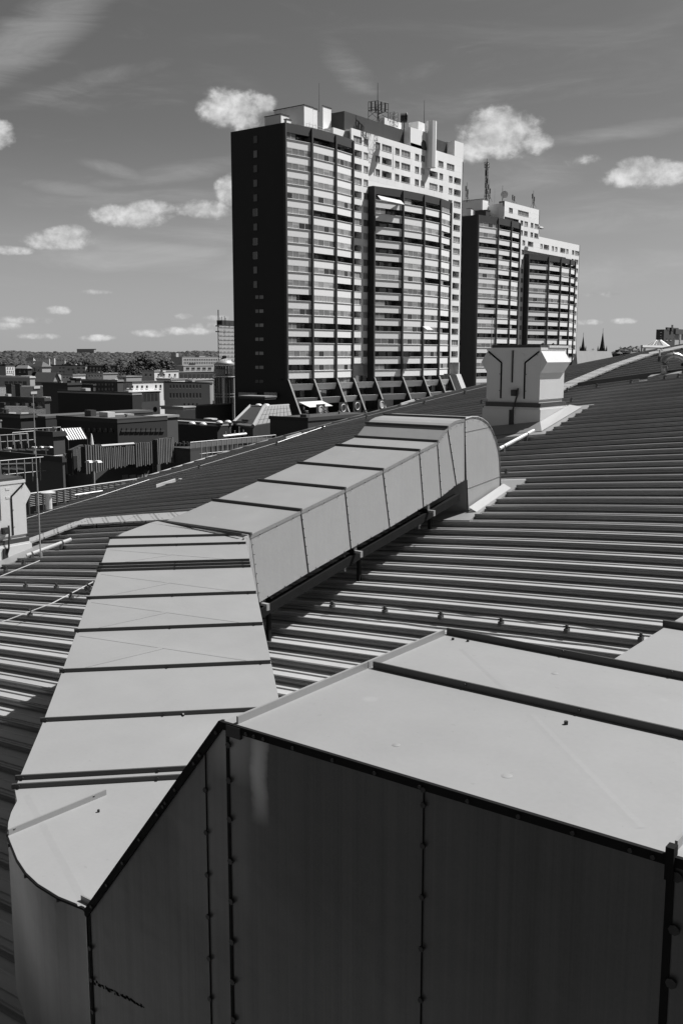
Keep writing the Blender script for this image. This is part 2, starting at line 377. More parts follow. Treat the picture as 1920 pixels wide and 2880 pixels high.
for k in range(-38, 50):
    y = (44 - k) * PITCHR
    xe = eave_x(y)
    if xe > XR - .5 or y > 24.3 or y < -1.2: continue
    rng = random.Random(k * 31 + 5)
    jit = rng.uniform(-.002, .002)
    # tray between this rib and the next one nearer
    mb = MB(); n = 44
    prof = [(-PITCHR, 0), (-.205, 0), (-.202, .012), (-.194, .012), (-.190, 0), (-.108, 0), (-.105, .013), (-.096, .013), (-.092, 0), (0, 0)]
    b0, m_ = sweep(mb, y, prof, xe, XR, n)
    for i in range(n):
        for j in range(m_ - 1):
            mb.f.append((b0 + i * m_ + j, b0 + (i + 1) * m_ + j, b0 + (i + 1) * m_ + j + 1, b0 + i * m_ + j + 1)); mb.m.append(0)
    mb.build('roof_tray', 'roofsheet', roof)
    # the rib: stem with a rounded bead
    hw = .013
    rp = [(-.024, 0), (-.006, .010), (-.005, .034), (-.014, .041), (-.018, .051), (-.014, .061), (-.004, .067), (.006, .065), (.014, .056), (.012, .044), (.005, .036), (.006, .010), (.020, 0)]
    mb = MB()
    for (a, b) in segs(y, xe - .03, XR):
        n2 = max(3, int((b - a) / .5)); b0, m_ = sweep(mb, y + jit, rp, a, b, n2)
        for i in range(n2):
            for j in range(m_ - 1):
                mb.f.append((b0 + i * m_ + j, b0 + (i + 1) * m_ + j, b0 + (i + 1) * m_ + j + 1, b0 + i * m_ + j + 1)); mb.m.append(0)
        mb.f.append(tuple(b0 + j for j in range(m_))); mb.m.append(0)
        mb.f.append(tuple(b0 + n2 * m_ + j for j in reversed(range(m_)))); mb.m.append(0)
    o = mb.build('seam_rib', 'rib', roof)
# fascia and wall of the hall below
mb = MB()
pts = [(x, y) for (y, x) in EAVE]
for (a, b) in zip(pts, pts[1:]):
    mb.face([(a[0] - .05, a[1], -28), (b[0] - .05, b[1], -28), (b[0] - .05, b[1], zr(*b) - .02), (a[0] - .05, a[1], zr(*a) - .02)][::-1])
mb.build('wall', 'dark', roof)
mb = MB()
for (a, b) in zip(pts[3:], pts[4:]):
    mb.tube([(a[0] - .06, a[1], zr(*a) + .035), (b[0] - .06, b[1], zr(*b) + .035)], .022, 5)
mb.build('edge_trim', 'flange_lit', roof)

def zq(x, y, h=0): return zr(x, y) + h
# ------------------------------------------------------------------ near duct
# laid out at a working scale and brought to true size by NS
NS = .5603
H = 2.05; ZT = -H
def nsx(x, y, z): return (x * NS, y * NS, z * NS)
XF = nsx
near = thing('large_duct', 'largest rectangular sheet metal duct in the foreground with dark front wall', 'duct', (-1.5 * NS, 5 * NS, -3 * NS))
XA, XC = -3.68, -1.22; Y0, Y1, YM = 3.91, 6.235, 5.22
ZB = -5.0
EX, FX, FZ = -3.775, -5.05, -3.66
def slab(x0, x1, y0, y1, z0, z1, nm, mk, par): return MB().box(x0, x1, y0, y1, z0, z1).build(nm, mk, par)
def xz(poly, y0, y1, nm, mk, par):      # polygon in x,z extruded along y
    mb = MB(); n = len(poly); mb.v = [(x, y0, z) for x, z in poly] + [(x, y1, z) for x, z in poly]
    mb.f = [tuple(range(n)), tuple(reversed(range(n, 2 * n)))] + [(k, k + n, (k + 1) % n + n, (k + 1) % n) for k in range(n)]; mb.m = [0] * (n + 2)
    return mb.build(nm, mk, par)
for (a, b) in ((XA, XC - .006), (XC + .006, 1.3), (1.312, 3.8)):
    slab(a, b, Y0 + .012, YM - .004, ZT - .012, ZT, 'top_panel', 'top', near)
    slab(a, b, YM + .004, Y1, ZT - .012, ZT, 'top_panel', 'top', near)
slab(EX, XA - .006, Y0 + .012, Y1, ZT - .012, ZT, 'top_panel', 'top', near)
xz([(FX + .03, ZB), (3.78, ZB), (3.78, ZT - .02), (EX + .02, ZT - .02), (FX + .03, FZ + .02)], Y0 + .03, Y1 - .02, 'duct_core', 'flange', near)
xz([(FX, FZ), (FX + .03, FZ), (EX + .01, ZT - .014), (EX - .0, ZT)], Y0 + .021, Y1, 'sloped_end_panel', 'top', near)
XS = ony(1188, 2300, Y0).x; X6 = ony(643, 2200, Y0).x; X5 = ony(578, 2200, Y0).x
zed = lambda x: ZT + (x - EX) * (ZT - FZ) / (EX - FX) if x < EX else ZT
zbt = -7.4
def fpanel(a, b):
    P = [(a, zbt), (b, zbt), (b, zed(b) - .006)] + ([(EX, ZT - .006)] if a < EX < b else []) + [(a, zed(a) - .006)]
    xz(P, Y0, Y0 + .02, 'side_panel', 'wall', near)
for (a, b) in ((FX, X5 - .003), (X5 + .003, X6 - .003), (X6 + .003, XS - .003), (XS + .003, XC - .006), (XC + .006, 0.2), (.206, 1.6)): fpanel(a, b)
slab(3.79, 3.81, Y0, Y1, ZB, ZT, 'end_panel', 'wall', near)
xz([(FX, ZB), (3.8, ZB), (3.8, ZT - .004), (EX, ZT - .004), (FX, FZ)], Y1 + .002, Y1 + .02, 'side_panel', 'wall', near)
# seam cleats on the front wall
for xx, w in ((X6, .022), (XS, .010), (XC, .034), (X5, .010), (FX + .012, .024)):
    slab(xx - w / 2, xx + w / 2, Y0 - .006, Y0, zbt, zed(xx) - .03, 'seam', 'seam' if w > .011 else 'wall', near)
    if w < .011: slab(xx + w / 2, xx + w / 2 + .004, Y0 - .008, Y0, zbt, zed(xx) - .03, 'seam_shadow_gap', 'seam', near)
# corner strips along the top edge and down the sloping edge
slab(EX, 3.8, Y0 - .014, Y0 + .006, ZT - .042, ZT + .002, 'edge_strip', 'seam', near)
xz([(FX, FZ - .05), (EX, ZT - .05), (EX, ZT + .004), (EX - .02, ZT + .002), (FX - .02, FZ + .004), (FX - .02, FZ - .04)], Y0 - .014, Y0 + .02, 'edge_strip', 'seam', near)
def flange(x0, y0, x1, y1, z0, z1, hgt, th, par, mk='flange', cap=.022):
    a = Vector((x0, y0, z0)); b = Vector((x1, y1, z1)); d = (b - a); d.z = 0; d.normalize(); n = Vector((-d.y, d.x, 0)) * th / 2
    up = Vector((0, 0, hgt))
    mb = MB().hexa([a - n, b - n, b + n, a + n], [a - n + up, b - n + up, b + n + up, a + n + up])
    return mb.build('flange', mk, par)
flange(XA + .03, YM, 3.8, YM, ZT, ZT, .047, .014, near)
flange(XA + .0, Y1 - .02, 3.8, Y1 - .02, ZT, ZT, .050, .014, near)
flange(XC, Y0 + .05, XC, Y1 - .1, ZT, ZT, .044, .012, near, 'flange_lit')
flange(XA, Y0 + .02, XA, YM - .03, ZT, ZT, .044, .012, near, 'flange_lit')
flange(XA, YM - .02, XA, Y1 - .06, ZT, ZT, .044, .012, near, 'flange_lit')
slab(XC - .018, XC + .018, Y0 - .03, Y0 + .02, ZT - .1, ZT + .045, 'corner_bracket', 'seam', near)
slab(XA - .05, XA + .055, Y0 - .02, Y0 + .012, ZT - .07, ZT - .004, 'corner_bracket', 'bolt', near)
def bolts(pts, r, par, nrm='y', mk='bolt', ln=.01):
    mb = MB()
    for p in pts:
        p = Vector(p); d = {'y': Vector((0, -1, 0)), 'x': Vector((1, 0, 0)), 'z': Vector((0, 0, 1)), 'q': Vector((.707, -.707, 0)), 'qq': Vector((-.707, -.707, 0))}[nrm] if isinstance(nrm, str) else nrm
        mb.tube([p, p + d * ln], r, 7)
    if pts:
        o = mb.build('bolts', mk, par); o['kind'] = 'stuff'; return o
for u in (525, 700, 722, 748, 830, 941, 1059, 1186, 1321, 1465, 1620, 1785, 1850):
    x = ony(u, 2200, Y0).x; slab(x - .001, x + .001, Y0 - .001, Y0, ZT - .5, ZT - .499, 'x', 'bolt', near) if False else bolts([(x, Y0 - .014, ZT - .024)], .011, near)
for (u, v) in ((613, 2052), (567, 2110), (551, 2132), (497.5, 2210), (471, 2247), (464, 2262), (448, 2285), (397.5, 2355), (350.6, 2424), (306, 2489), (263, 2555)):
    p = ony(u, v, Y0); bolts([(p.x, Y0 - .014, zed(p.x) - .024)], .011, near)
for (xx, uu, vs, r) in ((X6 + .014, 652, (2096, 2195, 2304, 2421, 2533, 2646, 2757, 2861), .019), (X5 + .008, 585, (2222, 2341, 2459, 2575, 2691, 2803), .016), (XS + .010, 1186, (2217, 2260, 2375, 2520, 2666, 2811), .015), (XC + .03, 1860, (2450, 2600, 2752), .024), (FX + .02, 248, (2661, 2748, 2834), .016)):
    bolts([(xx, Y0 - .008, ony(uu, v, Y0).z) for v in vs], r, near)
for x in (-2.95, -2.2, -1.6, -.6): bolts([(x, YM - .007, ZT + .03), (x + .2, Y1 - .027, ZT + .04)], .009, near)
p = onz(1591, 2038, ZT); bolts([(p.x, p.y, ZT)], .012, near, 'z', ln=.02)
for (u, v) in ((1273, 1800), (1315, 1805)):
    p = onz(u, v, ZT); bolts([(p.x, p.y, ZT)], .01, near, 'z', ln=.015)
for (u, v, r) in ((1114, 2096, .018), (1425, 2183, .022), (1560, 1895, .018)):
    p = onz(u, v, ZT); MB().lathe((p.x, p.y, ZT + .001), [(r * 1.3, 0), (r * .8, .002), (.001, .003)], 12).build('dent_mark', 'zincbright' if v == 2096 else 'top', near)
rgs = random.Random(4); mb = MB()
for k in range(60):
    f = k / 60; u = 255 + 150 * f + rgs.uniform(-3, 3); v = 2762 + 72 * f ** 1.1 + rgs.uniform(-5, 5) * (1.2 - f); q = ony(u, v, Y0)
    w_, h_ = rgs.uniform(.004, .012), rgs.uniform(.003, .01); mb.box(q.x - w_, q.x + w_, Y0 - .0015, Y0 - .0005, q.z - h_, q.z + h_)
o = mb.build('scuff_mark', 'seam', near); o['kind'] = 'stuff'
# creases of the cross-broken sheets: faint diagonal ridges
def crease(a, b, par, mk='top', h=.0005, w=.04):
    a = Vector(a); b = Vector(b); d = (b - a).normalized(); n = Vector((-d.y, d.x, 0)) * w
    up = Vector((0, 0, h))
    d0_ = Vector((0, 0, .0008))
    MB().face([a - n - d0_, b - n - d0_, b + up, a + up]).face([a + up, b + up, b + n - d0_, a + n - d0_]).build('crease', mk, par)
for (ux, vx, ux2, vx2) in ((1300, 1825, 1440, 1955), (1490, 2010, 1800, 2330)):
    a = onz(ux, vx, ZT); b = onz(ux2, vx2, ZT); crease((a.x, a.y, ZT + .0005), (b.x, b.y, ZT + .0005), near)

XF = None
# ------------------------------------------------------------------ left duct (diagonal)
left = thing('diagonal_duct', 'long diagonal duct on the left with ten cross flanges and rounded near end', 'duct', (-5, 5, -2.3))
def pq(p, q): return ((p - q) / sqrt(2), (p + q) / sqrt(2))
Q0 = 5.77
def zl(q): return ZT + max(0, .052 * (q - Q0))
QB = [4.68, 4.78, 5.57, 6.37, 7.18, 8.0, 8.84, 8.95, 9.06, 9.73, 10.10]
PL, PR = -.91, .44
DH = .74
def pq3(p, q, dz=0): x, y = pq(p, q); return Vector((x, y, zl(q) + dz))
edge = [Q0 - .0] + [q for q in QB if q > Q0]
def poly_panel(poly, ztop, zbot, nm, mk, par, zt=None):
    MB().prism(poly, zbot, ztop).build(nm, mk, par)
zfun = lambda x, y: zl((-x + y) / sqrt(2))
zb_ = lambda x, y: zfun(x, y) - .012
XE, YE = -2.83, 3.46
# near part: from F' round the curve to bar at q=4.78, then to bar 5.57 and the junction
curve = [onz(u, v, ZT) for (u, v) in [(245, 2560), (236.6, 2551), (165, 2522), (107, 2486), (74, 2455), (49, 2417), (29, 2368), (21.5, 2348), (23, 2315), (31.5, 2285), (48, 2253)]]
curve = [(c.x, c.y) for c in curve]
curve[0] = (-2.84, 2.19)
def onE_(q):   # point on the angled front wall E-F at given q
    # E (p,q), F (p,q)
    pE, qE = (XE + YE) / sqrt(2), (-XE + YE) / sqrt(2); pF, qF = (curve[0][0] + curve[0][1]) / sqrt(2), (-curve[0][0] + curve[0][1]) / sqrt(2)
    t = (q - qF) / (qE - qF); return pF + (pE - pF) * t
nb = [c for c in curve]
polyA = nb + [pq(PL, 4.675), pq(PR, 4.675), (XE - .01, YE)]
polyA = polyA[::-1]
poly_panel(polyA, ZT, ZT - .012, 'top_panel', 'top', left)
poly_panel([pq(PL, 4.775), pq(PL, 4.685), pq(PR, 4.685), pq(PR, 4.775)], ZT, ZT - .012, 'top_panel', 'top', left)
poly_panel([pq(PL, 5.565), pq(PL, 4.785), pq(PR, 4.785), pq(PR, 5.565)], ZT, ZT - .012, 'top_panel', 'top', left)
poly_panel([pq(PL, 6.365), pq(PL, 5.575), pq(PR, 5.575), pq(PR, 6.365)], zfun, zb_, 'top_panel', 'top', left)
for a, b in zip(QB[3:], QB[4:]):
    poly_panel([pq(PL, b - .005), pq(PL, a + .005), pq(PR, a + .005), pq(PR, b - .005)], zfun, zb_, 'top_panel', 'top', left)
    if b - a > .5:
        crease(pq3(PL + .05, b - .06, .0005), pq3(PR - .1, a + .08, .0005), left, h=.0007)
        crease(pq3(PL + .05, a + .06, .0005), pq3(-.3, (a + b) / 2, .0005), left, h=.0006)
# end elbow plate between q=10.10 and the long duct
ZE = -1.80
outer = [(-7.75, 6.53), (-7.81, 6.61), (-7.89, 6.75), (-7.96, 7.0), (-8.03, 7.25), (-8.04, 7.40)]
a1 = pq(PR, 10.11); a0 = pq(PL, 10.11)
poly_panel(outer[::-1] + [a0, a1, (-6.74, 7.36), (-6.74, 7.40)], zfun, zb_, 'top_panel', 'top', left)
# flanges
for q in QB:
    p1 = PR - .005
    a = pq3(PL - .015, q); b = pq3(p1, q)
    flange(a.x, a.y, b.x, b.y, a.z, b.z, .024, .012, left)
    bolts([pq3(PL + .02, q - .006, .013), pq3((PL + p1) / 2, q - .006, .013), pq3(p1 - .06, q - .006, .013)], .006, left, 'q')
a = onz(24, 2350, ZT); b = onz(298, 2236, ZT)
flange(a.x, a.y, b.x, b.y, ZT, ZT, .026, .008, left, 'flange_lit')
mm = a.lerp(b, .07); m2 = a.lerp(b, .88); bolts([(mm.x, mm.y - .004, ZT + .02), (m2.x, m2.y - .004, ZT + .02)], .006, left)
p = onz(277, 2285, ZT); bolts([(p.x, p.y, ZT)], .006, left, 'z', ln=.012)
a = onz(250, 2300 + 0, ZT)
crease((curve[0][0] - .02, curve[0][1] + .03, ZT + .0005), (*pq(PL + .08, 4.6), ZT + .0005), left)
# walls
def wallq(a, b, z0, z1, nm, mk, par, th=.015):
    a = Vector((*a, 0)); b = Vector((*b, 0)); d = (b - a).normalized(); n = Vector((-d.y, d.x, 0)) * th
    f0 = z0 if callable(z0) else (lambda x, y: z0); f1 = z1 if callable(z1) else (lambda x, y: z1)
    A = [Vector((p.x, p.y, f0(p.x, p.y))) for p in (a, b, b + n, a + n)]; B = [Vector((p.x, p.y, f1(p.x, p.y))) for p in (a, b, b + n, a + n)]
    return MB().hexa(A, B).build(nm, mk, par)
def projx(x, y, z=ZT):
    X, Y = .8 * x + .6 * y, -.6 * x + .8 * y
    f = Y * cos(PITCH) - z * sin(PITCH); return CXP + F_PX * X / f
# curved outer wall with the in-turned foot
mb = MB(); cw = curve + [pq(PL, 4.675), pq(PL, 5.57)]
cen = Vector((-3.0, 3.2))
lev = [(ZT - .006, 0), (-2.79, 0), (-2.86, .03), (-2.95, .12), (-3.05, .25), (-3.15, .42), (-3.3, .7)]
for (z, k) in lev:
    for i, c in enumerate(cw):
        kk = k * min(1, i / 4.0)
        v = Vector(c) + (cen - Vector(c)) * kk; mb.v.append((v.x, v.y, z))
n = len(cw)
for r in range(len(lev) - 1):
    for i in range(n - 1): mb.f.append((r * n + i, r * n + i + 1, (r + 1) * n + i + 1, (r + 1) * n + i)); mb.m.append(0)
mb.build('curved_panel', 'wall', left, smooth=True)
mb = MB()
for a, b in zip(curve, curve[1:]):
    mb.tube([(*a, ZT - .008), (*b, ZT - .008)], .0075, 5)
mb.build('edge_strip', 'seam', left)
bolts([(c[0], c[1], ZT - .016) for c in curve[2:8:2]], .007, left, Vector((-.5, -.85, 0)))
MB().box(-2.90, -2.84, 2.215, 2.222, ZT, ZT + .022).build('corner_bracket', 'flange_lit', left)
# remaining walls
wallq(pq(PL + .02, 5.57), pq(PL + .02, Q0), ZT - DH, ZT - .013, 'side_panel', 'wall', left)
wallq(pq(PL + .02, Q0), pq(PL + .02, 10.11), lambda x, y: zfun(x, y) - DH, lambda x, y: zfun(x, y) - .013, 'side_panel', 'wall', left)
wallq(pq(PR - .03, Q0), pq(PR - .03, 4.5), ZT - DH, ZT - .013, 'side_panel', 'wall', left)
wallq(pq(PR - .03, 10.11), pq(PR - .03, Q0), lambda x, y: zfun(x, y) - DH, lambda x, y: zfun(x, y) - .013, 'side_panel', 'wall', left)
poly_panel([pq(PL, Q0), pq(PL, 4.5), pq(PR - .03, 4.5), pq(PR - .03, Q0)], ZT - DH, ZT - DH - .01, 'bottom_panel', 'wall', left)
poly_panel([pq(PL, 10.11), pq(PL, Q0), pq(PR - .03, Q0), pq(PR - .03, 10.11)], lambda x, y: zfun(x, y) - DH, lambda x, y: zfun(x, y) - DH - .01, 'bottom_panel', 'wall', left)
for a, b in zip([a0] + outer[:0] + outer, outer):
    if a != b: wallq(a, b, lambda x, y: ZE - DH, lambda x, y: ZE - .014, 'side_panel', 'wall', left)
wallq(a1, (-6.70, 7.30), lambda x, y: ZE - DH, lambda x, y: zfun(x, y) - .013, 'side_panel', 'side', left)
wallq((-6.70, 7.30), (-6.74, 7.42), lambda x, y: ZE - DH, lambda x, y: ZE - .01, 'side_panel', 'side', left)
poly_panel(outer[::-1] + [a0, a1, (-6.74, 7.40)], ZE - DH, ZE - DH - .01, 'bottom_panel', 'wall', left)
for (x, y) in ((-4.1, 3.1), (-5.6, 5.0), (-6.6, 6.0)):
    MB().box(x - .04, x + .04, y - .04, y + .04, zr(x, y), -2.7).build('support_leg', 'flange', left)

# ------------------------------------------------------------------ long duct
long_ = thing('long_duct', 'long stepped duct climbing the roof to a rounded downturned end', 'duct', (-7.4, 10, -1.8))
TOPS = [(7.44, -1.81), (8.25, -1.66), (9.05, -1.51), (9.81, -1.36), (10.62, -1.19), (11.05, -1.105), (11.30, -.935), (11.75, -.84)]
BOTS = [(7.56, -2.54), (8.38, -2.37), (9.17, -2.22), (9.97, -2.08), (10.74, -1.92), (11.17, -1.84), (11.56, -1.72), (11.79, -1.68)]
TOPX = {6: [(11.40, -.885), (11.52, -.855)]}
X0L, X1L = -8.04, -6.74
for i in range(7):
    t0, t1, b1, b0 = TOPS[i], TOPS[i + 1], BOTS[i + 1], BOTS[i]
    poly = [b0, b1, t1] + list(reversed(TOPX.get(i, []))) + [t0]
    g_ = .004
    poly = [(y + (g_ if (y, z) in (t0, b0) else (-g_ if (y, z) in (t1, b1) else 0)), z) for y, z in poly]
    MB().extr(poly[::-1], X0L, X1L - .004).build('duct_segment', 'top', long_)
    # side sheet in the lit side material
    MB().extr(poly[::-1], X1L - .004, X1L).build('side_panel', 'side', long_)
    # cleat along the top edge
    mb = MB(); tl = [t0] + TOPX.get(i, []) + [t1]
    for a, b in zip(tl, tl[1:]):
        mb.hexa([(X1L - .005, a[0], a[1] - .035), (X1L + .006, a[0], a[1] - .035), (X1L + .006, b[0], b[1] - .035), (X1L - .005, b[0], b[1] - .035)],
                [(X1L - .005, a[0], a[1] + .003), (X1L + .006, a[0], a[1] + .003), (X1L + .006, b[0], b[1] + .003), (X1L - .005, b[0], b[1] + .003)])
    mb.build('edge_strip', 'flange_lit', long_)
MB().extr([(7.395, -2.55), (7.40, -1.80), (7.436, -1.80), (7.552, -2.53)][::-1], X0L, X1L - .001).build('duct_segment', 'side', long_)
drop = [(11.755, -.84), (11.92, -.822), (12.09, -.83), (12.24, -.865), (12.39, -.93), (12.52, -1.03), (12.64, -1.17), (12.72, -1.31), (12.77, -1.46), (12.80, -1.67), (12.82, -1.94), (12.84, -1.98), (11.90, -2.2), (11.84, -1.68)]
MB().extr(drop[::-1] if False else drop, X0L, X1L - .004).build('end_bend', 'top', long_)
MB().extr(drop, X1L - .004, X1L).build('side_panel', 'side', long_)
mb = MB()
for a, b in zip(drop[:-4], drop[1:-3]): mb.tube([(X1L + .002, *a), (X1L + .002, *b)], .011, 5)
mb.build('edge_strip', 'flange_lit', long_)
for (a, b) in list(zip(TOPS[1:], BOTS[1:])) + [((11.84, -1.68), (11.90, -2.2))]:
    MB().tube([(X1L + .002, *a), (X1L + .002, *b)], .007, 5).build('seam', 'seam', long_)
MB().tube([(X1L + .002, 11.78, -1.02), (X1L + .002, 12.45, -.99)], .004, 4).build('seam', 'flange', long_)
MB().tube([(X1L + .002, 11.86, -1.80), (X1L + .002, 12.80, -1.72)], .006, 4).build('seam', 'flange', long_)
pts_ = []
for (a, b) in zip(TOPS, BOTS):
    for k in range(1, 7): pts_.append((X1L + .004, a[0] + (b[0] - a[0]) * k / 7 + .012, a[1] + (b[1] - a[1]) * k / 7))
for a, b in zip(TOPS, TOPS[1:]):
    for k in range(3): t = (k + .5) / 3; pts_.append((X1L + .006, a[0] + (b[0] - a[0]) * t, a[1] + (b[1] - a[1]) * t - .036))
for a, b in zip(BOTS, BOTS[1:]):
    for k in range(3): t = (k + .5) / 3; pts_.append((X1L + .001, a[0] + (b[0] - a[0]) * t, a[1] + (b[1] - a[1]) * t + .01))
for a, b in zip(drop[:10], drop[1:11]): pts_.append((X1L + .01, (a[0] + b[0]) / 2, (a[1] + b[1]) / 2 - .02))
o = bolts(pts_, .005, long_, 'x', ln=.006); o['kind'] = 'stuff'
for i, (y, z) in enumerate(TOPS):
    flange(X0L - .02, y, X1L + .01, y, z, z, .027, .03, long_)
flange(X0L - .02, 7.38, X1L - .02, 7.33, ZE, ZE, .024, .012, long_)
# rails, feet and brackets below
for xx in (X1L - .06, X0L + .1):
    mb = MB()
    P_ = [(xx, 7.5, -2.70), (xx, 8.4, -2.525), (xx, 9.2, -2.37), (xx, 10.0, -2.225), (xx, 10.8, -2.075), (xx, 11.7, -1.91)]
    for a, b in zip(P_, P_[1:]):
        mb.hexa([(xx - .04, a[1], a[2] - .05), (xx + .04, a[1], a[2] - .05), (xx + .04, b[1], b[2] - .05), (xx - .04, b[1], b[2] - .05)],
                [(xx - .04, a[1], a[2] + .05), (xx + .04, a[1], a[2] + .05), (xx + .04, b[1], b[2] + .05), (xx - .04, b[1], b[2] + .05)])
    mb.build('support_rail', 'seam', long_)
for (u, v) in ((747, 1703), (1010, 1555), (1215, 1440)):
    q = onx(u, v, X1L + .04); y, z = q.y, q.z
    MB().box(X0L, X1L - .02, y - .025, y + .025, z - .01, z + .03).build('cross_bar', 'seam', long_)
    MB().box(X1L - .03, X1L - .015, y - .022, y - .008, z, z + .12).box(X1L - .03, X1L - .015, y + .008, y + .022, z, z + .12).build('support_leg', 'flange_lit', long_)
    MB().box(X1L - .05, X1L + .075, y - .022, y + .022, z - .004, z + .022).box(X1L + .062, X1L + .075, y - .022, y + .022, z - .05, z - .004).build('bracket', 'zincbright', long_)
    MB().box(X1L - .09, X1L - .075, y - .13, y - .11, z - .22, z - .02).build('support_leg', 'flange_lit', long_)
    MB().box(X1L - .10, X1L - .055, y - .16, y - .12, z - .17, z - .14).build('clamp', 'flange_lit', long_)
    for xx in (X1L - .16, X0L + .1):
        MB().box(xx - .02, xx + .02, y + .25, y + .29, zr(xx, y) + .02, z).build('support_foot', 'seam', long_)
# flashing sheets: one object each, lying on the roof
def flashing(x0, x1, y0, y1, label, hh=.03, n=8, extra=None):
    mb = MB()
    for i in range(n):
        for j in range(n):
            xa, xb = x0 + (x1 - x0) * i / n, x0 + (x1 - x0) * (i + 1) / n; ya, yb = y0 + (y1 - y0) * j / n, y0 + (y1 - y0) * (j + 1) / n
            mb.face([(xa, ya, zr(xa, ya) + hh), (xb, ya, zr(xb, ya) + hh), (xb, yb, zr(xb, yb) + hh), (xa, yb, zr(xa, yb) + hh)])
    for (xa, ya, xb, yb) in ((x0, y0, x1, y0), (x1, y0, x1, y1), (x1, y1, x0, y1), (x0, y1, x0, y0)):
        mb.face([(xa, ya, zr(xa, ya)), (xb, yb, zr(xb, yb)), (xb, yb, zr(xb, yb) + hh), (xa, ya, zr(xa, ya) + hh)])
    if extra: extra(mb)
    return tag(mb.build('roof_flashing', 'zincbright'), label, 'flashing', 'bright flashings around roof openings')
def fl_ex1(mb):
    xa, xb, ya, yb = X0L - .03, X1L + .03, 11.86, 12.86
    for (p, q) in (((xb, ya), (xb, yb)),):
        a = (p[0], p[1], zr(*p) + .10); b = (q[0], q[1], zr(*q) + .10)
        mb.face([(p[0] + .12, p[1], zr(p[0] + .12, p[1]) + .032), (q[0] + .12, q[1], zr(q[0] + .12, q[1]) + .032), b, a])
flashing(-8.35, -6.52, 11.55, 13.25, 'bright sheet apron round the foot of the long stepped duct', extra=fl_ex1)

# ------------------------------------------------------------------ third duct at the right edge
XF = nsx
third = thing('side_duct', 'plain pale duct running off the right edge of the roof view', 'duct', (-1.6 * NS, 8 * NS, -2.3 * NS))
for (a, b) in ((6.26, 7.38), (7.42, 8.5), (8.54, 9.6)):
    MB().box(-2.45, -.1, a, b, ZT - 1.1, ZT + .0).build('duct_segment', 'top', third)
for y in (7.40, 8.52): flange(-2.47, y, -.08, y, ZT, ZT, .05, .03, third)
MB().box(-2.4, -2.3, 7.0, 7.1, -6.6, ZT - 1.1).build('support_leg', 'flange', third)
MB().box(-.3, -.2, 9.0, 9.1, -6.0, ZT - 1.1).build('support_leg', 'flange', third)
XF = None

